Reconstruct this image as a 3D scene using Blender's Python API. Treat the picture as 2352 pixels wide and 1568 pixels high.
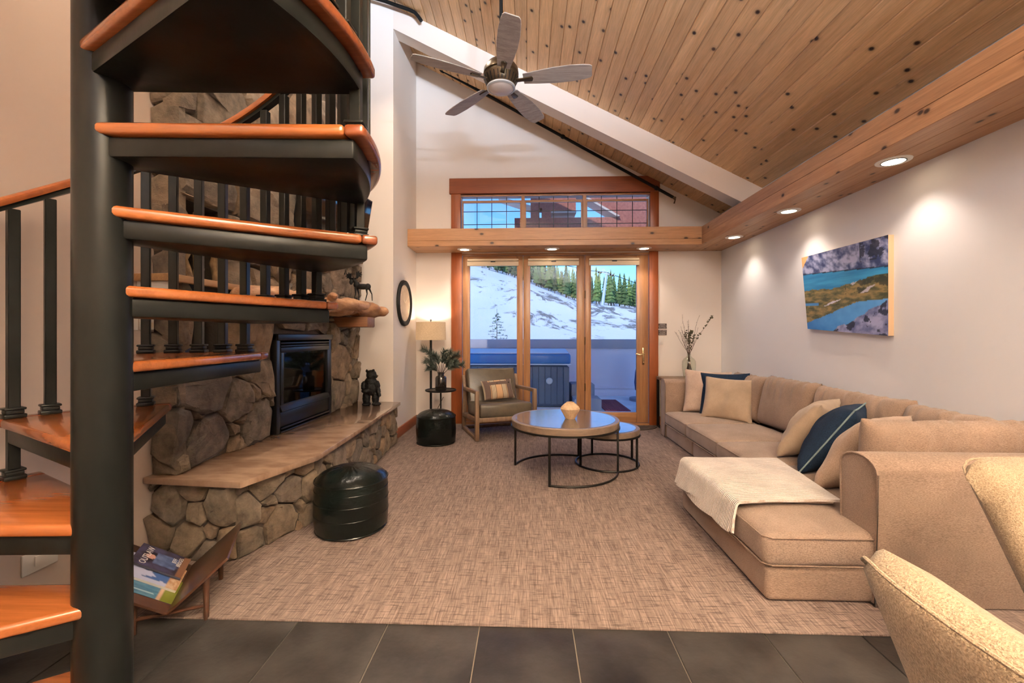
import bpy, bmesh, math, random
from math import sin, cos, pi, radians as R, sqrt, hypot
from mathutils import Vector, Matrix, noise

for _o in list(bpy.data.objects):
    bpy.data.objects.remove(_o, do_unlink=True)
SC = bpy.context.scene
COL = SC.collection
random.seed(7)

# ------------------------------------------------------------------ camera, sky, sun, exposure
CAM_H = 1.064
cam_d = bpy.data.cameras.new('camera')
cam = bpy.data.objects.new('camera', cam_d)
COL.objects.link(cam)
cam.location = (0, 0, CAM_H)
cam.rotation_euler = (R(90), 0, math.atan(36 / 980.0))
cam_d.sensor_fit = 'HORIZONTAL'
cam_d.sensor_width = 36.0
cam_d.lens = 15.0
cam_d.shift_y = -14.0 / 2352.0
cam_d.clip_start = 0.02
cam_d.clip_end = 600
SC.camera = cam

W = bpy.data.worlds.new('world')
SC.world = W
W.use_nodes = True
_n = W.node_tree.nodes
_bg = _n['Background']
_sky = _n.new('ShaderNodeTexSky')
_sky.sky_type = 'NISHITA'
_sky.sun_disc = False
_sky.sun_elevation = R(38)
_sky.sun_rotation = R(205)
_sky.altitude = 2900
_sky.air_density = 1.0
_sky.dust_density = 0.6
_sky.ozone_density = 1.6
_bg.inputs[1].default_value = 0.22
_mul = _n.new('ShaderNodeMix')
_mul.data_type = 'RGBA'
_mul.blend_type = 'MULTIPLY'
_mul.inputs[0].default_value = 1.0
_mul.inputs[7].default_value = (0.46, 0.72, 1.0, 1.0)
W.node_tree.links.new(_sky.outputs[0], _mul.inputs[6])
W.node_tree.links.new(_mul.outputs[2], _bg.inputs[0])

sun_d = bpy.data.lights.new('sun', 'SUN')
sun_d.energy = 1.9
sun_d.angle = R(0.6)
sun_d.color = (1.0, 0.93, 0.82)
sun = bpy.data.objects.new('sun', sun_d)
COL.objects.link(sun)
sun.rotation_euler = (R(52), 0, R(-25))   # from behind the house, a little left

SC.view_settings.view_transform = 'Standard'
SC.view_settings.look = 'None'
SC.view_settings.gamma = 1.0
SC.view_settings.use_curve_mapping = False
SC.view_settings.exposure = 0.74

WARM = (1.0, 0.82, 0.66)
FILL_COL = (0.90, 0.95, 1.0)  # cool tint of the added fill lamps


def light(name, kind, loc, energy, color=WARM, parent=None, rot=(0, 0, 0), **kw):
    d = bpy.data.lights.new(name, kind)
    d.energy = energy
    d.color = color
    for k, v in kw.items():
        setattr(d, k, v)
    o = bpy.data.objects.new(name, d)
    COL.objects.link(o)
    o.location = loc
    o.rotation_euler = rot
    if parent is not None:
        o.parent = parent
        o.matrix_parent_inverse = Matrix.Translation(-Vector(parent.location))
    return o


# ------------------------------------------------------------------ helpers
def lin(c):
    return tuple((x / 12.92 if x <= 0.04045 else ((x + 0.055) / 1.055) ** 2.4) for x in [v / 255.0 for v in c])


def rgba(c):
    return (*lin(c), 1.0)


class MB:
    def __init__(self):
        self.v = []
        self.f = []

    def add(self, vs, fs):
        b = len(self.v)
        self.v += [tuple(p) for p in vs]
        self.f += [tuple(b + i for i in f) for f in fs]
        return self

    def box(self, x0, x1, y0, y1, z0, z1):
        return self.add([(x0, y0, z0), (x1, y0, z0), (x1, y1, z0), (x0, y1, z0), (x0, y0, z1), (x1, y0, z1), (x1, y1, z1), (x0, y1, z1)],
                        [(3, 2, 1, 0), (4, 5, 6, 7), (0, 1, 5, 4), (1, 2, 6, 5), (2, 3, 7, 6), (3, 0, 4, 7)])

    def prism(self, poly, a0, a1, axis='z'):
        n = len(poly)
        if axis == 'z':
            g = lambda p, a: (p[0], p[1], a)
        elif axis == 'y':
            g = lambda p, a: (p[0], a, p[1])
        else:
            g = lambda p, a: (a, p[0], p[1])
        vs = [g(p, a0) for p in poly] + [g(p, a1) for p in poly]
        fs = [tuple(range(n - 1, -1, -1)), tuple(range(n, 2 * n))]
        for i in range(n):
            j = (i + 1) % n
            fs.append((i, j, n + j, n + i))
        return self.add(vs, fs)

    def tube(self, pts, r, n=8, closed=False, flat=None):
        pts = [Vector(p) for p in pts]
        m = len(pts)
        rs = r if isinstance(r, (list, tuple)) else [r] * m
        prev = None
        vs = []
        for i, p in enumerate(pts):
            if closed:
                t = pts[(i + 1) % m] - pts[i - 1]
            else:
                t = pts[min(i + 1, m - 1)] - pts[max(i - 1, 0)]
            if t.length < 1e-9:
                t = Vector((0, 0, 1))
            t.normalize()
            if prev is None:
                a = Vector((0, 0, 1)) if abs(t.z) < 0.9 else Vector((1, 0, 0))
                u = t.cross(a).normalized()
            else:
                u = (prev - t * prev.dot(t))
                if u.length < 1e-6:
                    u = t.orthogonal()
                u.normalize()
            prev = u
            w = t.cross(u)
            for k in range(n):
                a = 2 * pi * k / n
                vs.append(p + (u * cos(a) + w * sin(a)) * rs[i])
        fs = []
        for i in range(m if closed else m - 1):
            for k in range(n):
                a = i * n + k
                b = i * n + (k + 1) % n
                c = ((i + 1) % m) * n + (k + 1) % n
                d = ((i + 1) % m) * n + k
                fs.append((a, b, c, d))
        if not closed:
            fs.append(tuple(range(n - 1, -1, -1)))
            fs.append(tuple(range((m - 1) * n, m * n)))
        return self.add(vs, fs)

    def bar(self, p, q, w, h, up=(0, 0, 1)):
        p, q = Vector(p), Vector(q)
        t = (q - p).normalized()
        s = t.cross(Vector(up))
        if s.length < 1e-6:
            s = t.orthogonal()
        s.normalize()
        u = s.cross(t)
        vs = []
        for e in (p, q):
            for a, b in ((-1, -1), (1, -1), (1, 1), (-1, 1)):
                vs.append(e + s * a * w / 2 + u * b * h / 2)
        return self.add(vs, [(3, 2, 1, 0), (4, 5, 6, 7), (0, 1, 5, 4), (1, 2, 6, 5), (2, 3, 7, 6), (3, 0, 4, 7)])

    def lathe(self, prof, c=(0, 0, 0), n=24):
        vs = []
        fs = []
        m = len(prof)
        for k in range(n):
            a = 2 * pi * k / n
            for (r, z) in prof:
                vs.append((c[0] + r * cos(a), c[1] + r * sin(a), c[2] + z))
        for k in range(n):
            k2 = (k + 1) % n
            for i in range(m - 1):
                fs.append((k * m + i, k2 * m + i, k2 * m + i + 1, k * m + i + 1))
        if prof[0][0] > 1e-6:
            fs.append(tuple(k * m for k in range(n - 1, -1, -1)))
        if prof[-1][0] > 1e-6:
            fs.append(tuple(k * m + m - 1 for k in range(n)))
        return self.add(vs, fs)

    def ell(self, c, r, n=12, m=8, rot=None):
        vs = []
        fs = []
        for i in range(m + 1):
            th = pi * i / m
            for k in range(n):
                a = 2 * pi * k / n
                p = Vector((r[0] * sin(th) * cos(a), r[1] * sin(th) * sin(a), r[2] * cos(th)))
                if rot is not None:
                    p = rot @ p
                vs.append(p + Vector(c))
        for i in range(m):
            for k in range(n):
                fs.append((i * n + k, (i + 1) * n + k, (i + 1) * n + (k + 1) % n, i * n + (k + 1) % n))
        return self.add(vs, fs)

    def grid(self, fn, nu, nv):
        vs = [fn(i / nu, j / nv) for j in range(nv + 1) for i in range(nu + 1)]
        fs = []
        for j in range(nv):
            for i in range(nu):
                a = j * (nu + 1) + i
                fs.append((a, a + 1, a + nu + 2, a + nu + 1))
        return self.add(vs, fs)

    def xf(self, M):
        self.v = [tuple(M @ Vector(p)) for p in self.v]
        return self

    def mesh(self, name, mat=None, bevel=0, seg=2, smooth=False, angle=35, weld=False):
        me = bpy.data.meshes.new(name)
        me.from_pydata(self.v, [], self.f)
        bm = bmesh.new()
        bm.from_mesh(me)
        if weld:
            bmesh.ops.remove_doubles(bm, verts=bm.verts, dist=1e-5)
        bmesh.ops.recalc_face_normals(bm, faces=bm.faces)
        if bevel:
            es = [e for e in bm.edges if len(e.link_faces) == 2 and e.calc_face_angle(0) > R(25)]
            bmesh.ops.bevel(bm, geom=es, offset=bevel, segments=seg, profile=0.5, affect='EDGES', clamp_overlap=True)
        bm.to_mesh(me)
        bm.free()
        if smooth or bevel:
            me.polygons.foreach_set('use_smooth', [True] * len(me.polygons))
            me.set_sharp_from_angle(angle=R(angle))
        if mat is not None:
            me.materials.append(mat)
        return me

    def build(self, name, mat, parent=None, **kw):
        return link(name, self.mesh(name, mat, **kw), parent)


def link(name, me, parent=None, loc=None, rot=None, scale=None):
    o = bpy.data.objects.new(name, me)
    COL.objects.link(o)
    if loc is not None:
        o.location = loc
    if rot is not None:
        o.rotation_euler = rot
    if scale is not None:
        o.scale = scale
    if parent is not None:
        o.parent = parent
        if parent.parent is None:
            o.matrix_parent_inverse = Matrix.Translation(-Vector(parent.location))
    return o


def thing(name, label, cat, loc=(0, 0, 0), group=None):
    o = bpy.data.objects.new(name, None)
    COL.objects.link(o)
    o.empty_display_size = 0.05
    o.location = loc
    return tag(o, label, cat, group)


def tag(o, label, cat, group=None, kind=None):
    o['label'] = label
    o['category'] = cat
    if group:
        o['group'] = group
    if kind:
        o['kind'] = kind
    return o


def struct(name, label=None, cat=None, obj=None):
    if obj is None:
        obj = bpy.data.objects.new(name, None)
        COL.objects.link(obj)
        obj.empty_display_size = 0.05
    obj['kind'] = 'structure'
    if label:
        obj['label'] = label
    if cat:
        obj['category'] = cat
    return obj


def dup(root, loc, rotz, label, group=None):
    r = root.copy()
    COL.objects.link(r)
    r.location = loc
    r.rotation_euler = (0, 0, rotz)
    r['label'] = label
    if group:
        r['group'] = group
    for ch in list(root.children):
        c = ch.copy()
        COL.objects.link(c)
        c.parent = r
        for g in list(ch.children):
            d = g.copy()
            COL.objects.link(d)
            d.parent = c
    return r


def remesh(mb, name, mat, parent, voxel, smooth_it=6, disp=None):
    """one continuous surface from overlapping volumes"""
    me = mb.mesh(name, None)
    tmp = bpy.data.objects.new(name, me)
    COL.objects.link(tmp)
    m = tmp.modifiers.new('r', 'REMESH')
    m.mode = 'VOXEL'
    m.voxel_size = voxel
    s = tmp.modifiers.new('s', 'SMOOTH')
    s.iterations = smooth_it
    s.factor = 0.5
    dg = bpy.context.evaluated_depsgraph_get()
    ev = tmp.evaluated_get(dg)
    me2 = bpy.data.meshes.new_from_object(ev)
    bpy.data.objects.remove(tmp, do_unlink=True)
    bpy.data.meshes.remove(me)
    me2.name = name
    if disp:
        amp, fr = disp
        nv = [v.normal.copy() for v in me2.vertices]
        for v, nn in zip(me2.vertices, nv):
            v.co += nn * amp * (noise.noise(v.co * fr) + 0.5 * noise.noise(v.co * fr * 2.3))
    me2.polygons.foreach_set('use_smooth', [True] * len(me2.polygons))
    me2.materials.clear()
    me2.materials.append(mat)
    return link(name, me2, parent)


def frame_matrix(c, n, roll=0.0):
    z = Vector(n).normalized()
    up = Vector((0, 0, 1))
    y = (up - z * up.dot(z)).normalized()
    x = y.cross(z)
    M = Matrix((x, y, z)).transposed().to_4x4()
    return Matrix.Translation(Vector(c)) @ M @ Matrix.Rotation(roll, 4, 'Z')


def text(name, body, size, mat, parent, M, align='CENTER', xs=1.0):
    cu = bpy.data.curves.new(name, 'FONT')
    cu.body = body
    cu.size = size
    cu.align_x = align
    cu.align_y = 'CENTER'
    cu.resolution_u = 2
    cu.extrude = 0.0002
    tmp = bpy.data.objects.new(name, cu)
    COL.objects.link(tmp)
    dg = bpy.context.evaluated_depsgraph_get()
    me = bpy.data.meshes.new_from_object(tmp.evaluated_get(dg))
    bpy.data.objects.remove(tmp, do_unlink=True)
    me.transform(M @ Matrix.Diagonal((xs, 1, 1, 1)))
    me.materials.clear()
    me.materials.append(mat)
    return link(name, me, parent)


def painted(name, fn, P00, P10, P01, P11, nu, nv, mat, parent):
    """flat print: colour attribute on a fine grid"""
    P00, P10, P01, P11 = map(Vector, (P00, P10, P01, P11))
    mb = MB()
    mb.grid(lambda u, v: (P00 * (1 - u) + P10 * u) * (1 - v) + (P01 * (1 - u) + P11 * u) * v, nu, nv)
    me = bpy.data.meshes.new(name)
    me.from_pydata(mb.v, [], mb.f)
    at = me.color_attributes.new('Col', 'FLOAT_COLOR', 'POINT')
    k = 0
    for j in range(nv + 1):
        for i in range(nu + 1):
            at.data[k].color = rgba(fn(i / nu, j / nv))
            k += 1
    me.materials.append(mat)
    return link(name, me, parent)


# ------------------------------------------------------------------ materials
def newmat(name):
    m = bpy.data.materials.new(name)
    m.use_nodes = True
    nt = m.node_tree
    return m, nt, nt.nodes['Principled BSDF']


def coords(nt, sc=(1, 1, 1), rand=True, kind='Object', rot=(0, 0, 0)):
    tc = nt.nodes.new('ShaderNodeTexCoord')
    mp = nt.nodes.new('ShaderNodeMapping')
    mp.inputs['Scale'].default_value = sc
    mp.inputs['Rotation'].default_value = rot
    nt.links.new(tc.outputs[kind], mp.inputs['Vector'])
    if not rand:
        return mp.outputs[0]
    oi = nt.nodes.new('ShaderNodeObjectInfo')
    mu = nt.nodes.new('ShaderNodeMath')
    mu.operation = 'MULTIPLY'
    mu.inputs[1].default_value = 41.0
    nt.links.new(oi.outputs['Random'], mu.inputs[0])
    ad = nt.nodes.new('ShaderNodeVectorMath')
    ad.operation = 'ADD'
    nt.links.new(mp.outputs[0], ad.inputs[0])
    nt.links.new(mu.outputs[0], ad.inputs[1])
    return ad.outputs[0]


def ntex(nt, vec, scale, detail=4, rough=0.6, dist=0.0):
    t = nt.nodes.new('ShaderNodeTexNoise')
    t.inputs['Scale'].default_value = scale
    t.inputs['Detail'].default_value = detail
    t.inputs['Roughness'].default_value = rough
    t.inputs['Distortion'].default_value = dist
    nt.links.new(vec, t.inputs['Vector'])
    return t.outputs[0]


def ramp(nt, fac, stops):
    r = nt.nodes.new('ShaderNodeValToRGB')
    while len(r.color_ramp.elements) < len(stops):
        r.color_ramp.elements.new(0.5)
    for e, (p, c) in zip(r.color_ramp.elements, stops):
        e.position = p
        e.color = rgba(c) if len(c) == 3 else c
    nt.links.new(fac, r.inputs[0])
    return r.outputs[0]


def mix(nt, a, b, fac, mode='MIX'):
    m = nt.nodes.new('ShaderNodeMix')
    m.data_type = 'RGBA'
    m.blend_type = mode
    for s, v in ((m.inputs[6], a), (m.inputs[7], b), (m.inputs[0], fac)):
        if isinstance(v, (int, float)):
            s.default_value = v
        elif isinstance(v, tuple):
            s.default_value = rgba(v) if len(v) == 3 else v
        else:
            nt.links.new(v, s)
    return m.outputs[2]


def vary(nt, col, amt, hue=0.0):
    oi = nt.nodes.new('ShaderNodeObjectInfo')
    mr = nt.nodes.new('ShaderNodeMapRange')
    mr.inputs[3].default_value = 1 - amt
    mr.inputs[4].default_value = 1 + amt
    nt.links.new(oi.outputs['Random'], mr.inputs[0])
    hs = nt.nodes.new('ShaderNodeHueSaturation')
    nt.links.new(col, hs.inputs['Color'])
    nt.links.new(mr.outputs[0], hs.inputs['Value'])
    return hs.outputs[0]


def bump(nt, b, h, strength=0.3, dist=0.01):
    n = nt.nodes.new('ShaderNodeBump')
    n.inputs['Strength'].default_value = strength
    n.inputs['Distance'].default_value = dist
    nt.links.new(h, n.inputs['Height'])
    nt.links.new(n.outputs[0], b.inputs['Normal'])


def P(name, c, rough=0.5, metal=0.0, c2=None, ns=8, sc=(1, 1, 1), lo=0.35, hi=0.65, bs=0, bst=0.25, bd=0.01, bsc=None, detail=4,
      coat=0.0, var=0.0, spec=0.5, emit=None, estr=0, sheen=0.0, rand=True, kind='Object'):
    m, nt, b = newmat(name)
    b.inputs['Roughness'].default_value = rough
    b.inputs['Metallic'].default_value = metal
    b.inputs['Specular IOR Level'].default_value = spec
    if coat:
        b.inputs['Coat Weight'].default_value = coat
        b.inputs['Coat Roughness'].default_value = 0.12
    if sheen:
        b.inputs['Sheen Weight'].default_value = sheen
    b.inputs['Base Color'].default_value = rgba(c)
    col = None
    if c2 is not None:
        col = ramp(nt, ntex(nt, coords(nt, sc, rand, kind), ns, detail), [(lo, c), (hi, c2)])
    if var:
        if col is None:
            rg = nt.nodes.new('ShaderNodeRGB')
            rg.outputs[0].default_value = rgba(c)
            col = rg.outputs[0]
        col = vary(nt, col, var)
    if col is not None:
        nt.links.new(col, b.inputs['Base Color'])
    if bs:
        bump(nt, b, ntex(nt, coords(nt, bsc or sc, rand, kind), bs, 3), bst, bd)
    if emit:
        b.inputs['Emission Color'].default_value = rgba(emit)
        b.inputs['Emission Strength'].default_value = estr
    return m


def WOOD(name, c1, c2, axis='y', rough=0.4, knots=None, gs=1.0, var=0.12, kd=(6, 3.2), coat=0.0, bst=0.12, knot_col=(52, 30, 18), rot=(0, 0, 0)):
    m, nt, b = newmat(name)
    b.inputs['Roughness'].default_value = rough
    if coat:
        b.inputs['Coat Weight'].default_value = coat
        b.inputs['Coat Roughness'].default_value = 0.1
    L, S = 1.3 * gs, 26.0 * gs
    sc = {'x': (L, S, S), 'y': (S, L, S), 'z': (S, S, L)}[axis]
    v = coords(nt, sc, True, 'Object', rot)
    g = ntex(nt, v, 1.0, 6, 0.62, 0.6)
    col = ramp(nt, g, [(0.22, c1), (0.74, c2)])
    f = ntex(nt, v, 5.5, 3, 0.7)
    col = mix(nt, col, ramp(nt, f, [(0.3, (165, 165, 165)), (0.62, (255, 255, 255))]), 0.35, 'MULTIPLY')
    if knots:
        v0 = coords(nt, (1, 1, 1), True)
        sp_n = nt.nodes.new('ShaderNodeSeparateXYZ')
        nt.links.new(v0, sp_n.inputs[0])
        along = {'x': 0, 'y': 1, 'z': 2}[axis]
        o1, o2 = [k for k in range(3) if k != along]
        sm = nt.nodes.new('ShaderNodeMath')
        sm.operation = 'MULTIPLY_ADD'
        sm.inputs[1].default_value = 0.8
        nt.links.new(sp_n.outputs[o2], sm.inputs[0])
        nt.links.new(sp_n.outputs[o1], sm.inputs[2])
        cbn = nt.nodes.new('ShaderNodeCombineXYZ')
        nt.links.new(sp_n.outputs[along], cbn.inputs[0])
        nt.links.new(sm.outputs[0], cbn.inputs[1])
        mpk = nt.nodes.new('ShaderNodeMapping')
        mpk.inputs['Scale'].default_value = (kd[1], kd[0], 1)
        nt.links.new(cbn.outputs[0], mpk.inputs['Vector'])
        tc = mpk.outputs[0]
        vo = nt.nodes.new('ShaderNodeTexVoronoi')
        vo.voronoi_dimensions = '2D'
        vo.inputs['Scale'].default_value = 1.0
        vo.inputs['Randomness'].default_value = 1.0
        nt.links.new(tc, vo.inputs['Vector'])
        k = ramp(nt, vo.outputs['Distance'], [(knots * 0.45, (255, 255, 255)), (knots, (110, 110, 110)), (knots * 2.0, (0, 0, 0))])
        col = mix(nt, col, knot_col, k)
    if var:
        col = vary(nt, col, var)
    nt.links.new(col, b.inputs['Base Color'])
    bump(nt, b, f, bst, 0.004)
    return m


def VCOL(name, rough=0.5, spec=0.4):
    m, nt, b = newmat(name)
    a = nt.nodes.new('ShaderNodeVertexColor')
    a.layer_name = 'Col'
    nt.links.new(a.outputs[0], b.inputs['Base Color'])
    b.inputs['Roughness'].default_value = rough
    b.inputs['Specular IOR Level'].default_value = spec
    return m


def GLASS(name, tint=(245, 250, 252), refl=1.0, rough=0.02):
    m, nt, b = newmat(name)
    nt.nodes.remove(b)
    out = nt.nodes['Material Output']
    tr = nt.nodes.new('ShaderNodeBsdfTransparent')
    tr.inputs[0].default_value = rgba(tint)
    gl = nt.nodes.new('ShaderNodeBsdfGlossy')
    gl.inputs['Roughness'].default_value = rough
    fr = nt.nodes.new('ShaderNodeLayerWeight')
    pw = nt.nodes.new('ShaderNodeMath')
    pw.operation = 'POWER'
    pw.inputs[1].default_value = 4.0
    nt.links.new(fr.outputs['Facing'], pw.inputs[0])
    mu = nt.nodes.new('ShaderNodeMath')
    mu.operation = 'MULTIPLY_ADD'
    mu.inputs[1].default_value = 0.9
    mu.inputs[2].default_value = 0.03 * refl
    nt.links.new(pw.outputs[0], mu.inputs[0])
    mx = nt.nodes.new('ShaderNodeMixShader')
    nt.links.new(mu.outputs[0], mx.inputs[0])
    nt.links.new(tr.outputs[0], mx.inputs[1])
    nt.links.new(gl.outputs[0], mx.inputs[2])
    nt.links.new(mx.outputs[0], out.inputs[0])
    return m


def FABRIC(name, c, c2, s=260, stretch=(1, 1, 1), bst=0.5, rough=0.9, var=0.0, rib=0, sheen=0.2):
    m, nt, b = newmat(name)
    b.inputs['Roughness'].default_value = rough
    b.inputs['Specular IOR Level'].default_value = 0.2
    b.inputs['Sheen Weight'].default_value = sheen
    v = coords(nt, stretch, False)
    n = ntex(nt, v, s, 2, 0.6)
    col = ramp(nt, n, [(0.34, c), (0.66, c2)])
    n2 = ntex(nt, coords(nt, (1, 1, 1), True), 6, 3)
    col = mix(nt, col, ramp(nt, n2, [(0.3, (200, 200, 200)), (0.7, (255, 255, 255))]), 0.6, 'MULTIPLY')
    if var:
        col = vary(nt, col, var)
    if rib:
        wv = nt.nodes.new('ShaderNodeTexWave')
        wv.wave_type = 'BANDS'
        wv.bands_direction = 'Y'
        wv.inputs['Scale'].default_value = rib
        wv.inputs['Distortion'].default_value = 0.6
        nt.links.new(coords(nt, (1, 1, 1), False), wv.inputs['Vector'])
        wf_ = wv.outputs['Fac']
        col = mix(nt, col, ramp(nt, wf_, [(0.1, (218, 212, 206)), (0.6, (255, 255, 255))]), 0.8, 'MULTIPLY')
        n = mix(nt, n, wf_, 0.75)
        bst = 0.9
    nt.links.new(col, b.inputs['Base Color'])
    bump(nt, b, n, bst, 0.006 if rib else 0.003)
    return m


def make_carpet():
    m, nt, b = newmat('carpet_loop')
    b.inputs['Roughness'].default_value = 0.95
    b.inputs['Specular IOR Level'].default_value = 0.15
    rib = ntex(nt, coords(nt, (190, 9, 1), False), 1.0, 3, 0.6)
    col = ramp(nt, rib, [(0.30, (102, 87, 81)), (0.68, (160, 142, 134))])
    dash = ntex(nt, coords(nt, (13, 105, 1), False), 1.0, 3, 0.65)
    col = mix(nt, col, (62, 54, 52), ramp(nt, dash, [(0.52, (0, 0, 0)), (0.65, (205, 205, 205))]))
    lt = ntex(nt, coords(nt, (30, 2.0, 1), False), 1.0, 4, 0.6)
    col = mix(nt, col, ramp(nt, lt, [(0.3, (150, 142, 138)), (0.7, (255, 250, 246))]), 0.4, 'MULTIPLY')
    nt.links.new(col, b.inputs['Base Color'])
    bump(nt, b, mix(nt, rib, dash, 0.5), 0.6, 0.006)
    return m


def make_stone():
    m, nt, b = newmat('field_stone')
    b.inputs['Roughness'].default_value = 0.85
    oi = nt.nodes.new('ShaderNodeObjectInfo')
    base = ramp(nt, oi.outputs['Random'], [(0.0, (158, 144, 128)), (0.22, (184, 168, 148)), (0.42, (146, 138, 130)), (0.6, (190, 162, 132)),
                                           (0.78, (166, 154, 142)), (1.0, (200, 178, 152))])
    n = ntex(nt, coords(nt, (1, 1, 1)), 9, 8, 0.65)
    col = mix(nt, base, ramp(nt, n, [(0.3, (92, 84, 78)), (0.72, (240, 234, 228))]), 0.9, 'MULTIPLY')
    n2 = ntex(nt, coords(nt, (1, 1, 2.5)), 3.5, 4, 0.6)
    col = mix(nt, col, (150, 108, 74), ramp(nt, n2, [(0.52, (0, 0, 0)), (0.75, (110, 110, 110))]))
    nt.links.new(col, b.inputs['Base Color'])
    bump(nt, b, ntex(nt, coords(nt, (1, 1, 1.6)), 20, 9, 0.75), 1.0, 0.03)
    return m


def make_snow():
    m, nt, b = newmat('patchy_snow')
    b.inputs['Roughness'].default_value = 0.8
    v = coords(nt, (0.35, 0.12, 0.12), False)
    n = ntex(nt, v, 1.0, 7, 0.72, 0.6)
    sel = ntex(nt, coords(nt, (0.03, 0.02, 0.02), False), 1.0, 2, 0.5)
    k = nt.nodes.new('ShaderNodeMath')
    k.operation = 'MULTIPLY'
    nt.links.new(n, k.inputs[0])
    nt.links.new(sel, k.inputs[1])
    dirt = ramp(nt, k.outputs[0], [(0.275, (0, 0, 0)), (0.31, (235, 235, 235))])
    shade = ntex(nt, coords(nt, (0.06, 0.02, 0.02), False), 1.0, 4, 0.5)
    snow = ramp(nt, shade, [(0.3, (226, 231, 238)), (0.7, (250, 250, 250))])
    earth = ramp(nt, n, [(0.5, (78, 64, 50)), (0.75, (108, 98, 72))])
    nt.links.new(mix(nt, snow, earth, dirt), b.inputs['Base Color'])
    bump(nt, b, n, 0.4, 0.4)
    return m


M = {}
M['wall'] = P('wall_paint_shaded', (198, 180, 168), 0.85, bs=60, bst=0.06, bd=0.004, rand=False)  # darker tan copy of the far wall's paint, dimmer light put into its colour
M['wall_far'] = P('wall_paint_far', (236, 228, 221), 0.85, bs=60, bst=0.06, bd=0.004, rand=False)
M['wall_r'] = P('wall_paint_daylit', (230, 232, 238), 0.85, bs=60, bst=0.06, bd=0.004, rand=False)  # cool window daylight put into the paint colour
M['drywall'] = P('beam_paint', (232, 220, 210), 0.8)
M['plank'] = WOOD('cedar_planks', (206, 160, 112), (238, 198, 150), 'y', 0.36, 0.075, 1.0, 0.12, (8.0, 3.6), bst=0.2)
M['cedar_y'] = WOOD('cedar_board_y', (156, 112, 78), (194, 150, 112), 'y', 0.4, 0.075, 1.0, 0.10, (6, 3.2), bst=0.15)
M['cedar_x'] = WOOD('cedar_board_x', (160, 112, 74), (198, 150, 108), 'x', 0.4, 0.075, 1.0, 0.08, (6, 2.6), bst=0.15)
M['fir_z'] = WOOD('fir_door_z', (146, 98, 62), (188, 140, 98), 'z', 0.32, None, 0.9, 0.05)
M['fir_x'] = WOOD('fir_door_x', (146, 98, 62), (188, 140, 98), 'x', 0.32, None, 0.9, 0.05)
M['redwood_x'] = WOOD('red_trim_x', (132, 70, 42), (152, 86, 54), 'x', 0.45, None, 0.6, 0.03)
M['redwood_z'] = WOOD('red_trim_z', (134, 66, 32), (166, 92, 50), 'z', 0.35, None, 0.8, 0.03)
M['tread'] = WOOD('cherry_tread', (136, 74, 36), (170, 100, 54), 'x', 0.18, None, 0.5, 0.06, coat=0.35, bst=0.03)
M['rail'] = WOOD('cherry_rail', (140, 74, 36), (172, 98, 50), 'x', 0.28, None, 0.4, 0.02, coat=0.3, bst=0.03)
M['band'] = WOOD('cherry_band', (104, 52, 28), (138, 74, 42), 'x', 0.25, None, 0.5, 0.04, coat=0.3, bst=0.03)
M['steel'] = P('black_steel', (16, 17, 16), 0.30, 0.0, (28, 29, 28), 4, (1, 1, 0.6), bs=18, bst=0.05, spec=0.13)
M['slate'] = P('slate_tile', (38, 36, 36), 0.28, 0, (64, 61, 60), 5, bs=14, bst=0.25, bd=0.008, detail=8, var=0.18)
M['grout'] = P('grout', (150, 140, 128), 0.9)
M['carpet'] = make_carpet()
M['stone'] = make_stone()
M['mortar'] = P('mortar', (66, 56, 48), 0.95, bs=40, bst=0.4)
M['dark'] = P('dark_recess', (30, 26, 24), 0.9)
M['hearth'] = P('travertine_slab', (130, 104, 86), 0.13, 0, (162, 136, 116), 5, (1, 2.5, 1), detail=8, coat=0.3)
M['black'] = P('black_enamel', (22, 23, 25), 0.3, 0.3)
M['black_matte'] = P('black_matte', (18, 18, 18), 0.6, spec=0.25)
M['black_metal'] = P('blackened_metal', (40, 38, 36), 0.42, 0.7)
M['log'] = P('ceramic_log', (70, 58, 48), 0.9, 0, (150, 138, 124), 6, (1, 3, 1), bs=20, bst=0.6)
M['glass'] = GLASS('pane_glass', (246, 250, 253), 0.6)
M['fireglass'] = GLASS('smoked_glass', (130, 140, 150), 2.2, 0.03)
M['vaseglass'] = GLASS('green_glass', (249, 251, 247), 1.6, 0.02)
M['sofa'] = FABRIC('sofa_weave', (132, 109, 94), (172, 147, 130), 260, (0.5, 1, 2.4), 0.5)
M['sofa_seat'] = FABRIC('sofa_weave_seat', (134, 113, 100), (172, 149, 134), 260, (0.6, 2.0, 1), 0.4)
M['pil_tan'] = FABRIC('pillow_tan', (170, 148, 126), (184, 162, 140), 300, (1, 1, 1), 0.15, 0.7)
M['pil_taupe'] = FABRIC('pillow_taupe', (164, 138, 120), (188, 164, 146), 240, (1, 1, 1), 0.3)
M['pil_navy'] = FABRIC('pillow_denim', (14, 27, 46), (34, 54, 80), 200, (1, 1, 1), 0.4, sheen=0.0)
M['pil_pink'] = FABRIC('pillow_oatmeal', (186, 160, 144), (206, 184, 170), 240, (1, 1, 1), 0.3)
M['throw'] = FABRIC('knit_throw', (236, 222, 212), (253, 247, 242), 160, (1, 1, 1), 0.9, rib=26)
M['boucle'] = FABRIC('boucle', (152, 132, 108), (204, 182, 154), 330, (1, 1, 1), 0.9)
M['leather_g'] = P('green_black_leather', (7, 11, 11), 0.24, 0, (20, 29, 27), 7, bs=22, bst=0.3, detail=9, lo=0.45, hi=0.8, spec=0.3)
M['leather_o'] = P('olive_leather', (66, 58, 48), 0.36, 0, (88, 78, 64), 5, bs=60, bst=0.12)
M['ashwood'] = WOOD('weathered_oak', (92, 70, 52), (142, 114, 90), 'z', 0.5, None, 1.2, 0.06)
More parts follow.
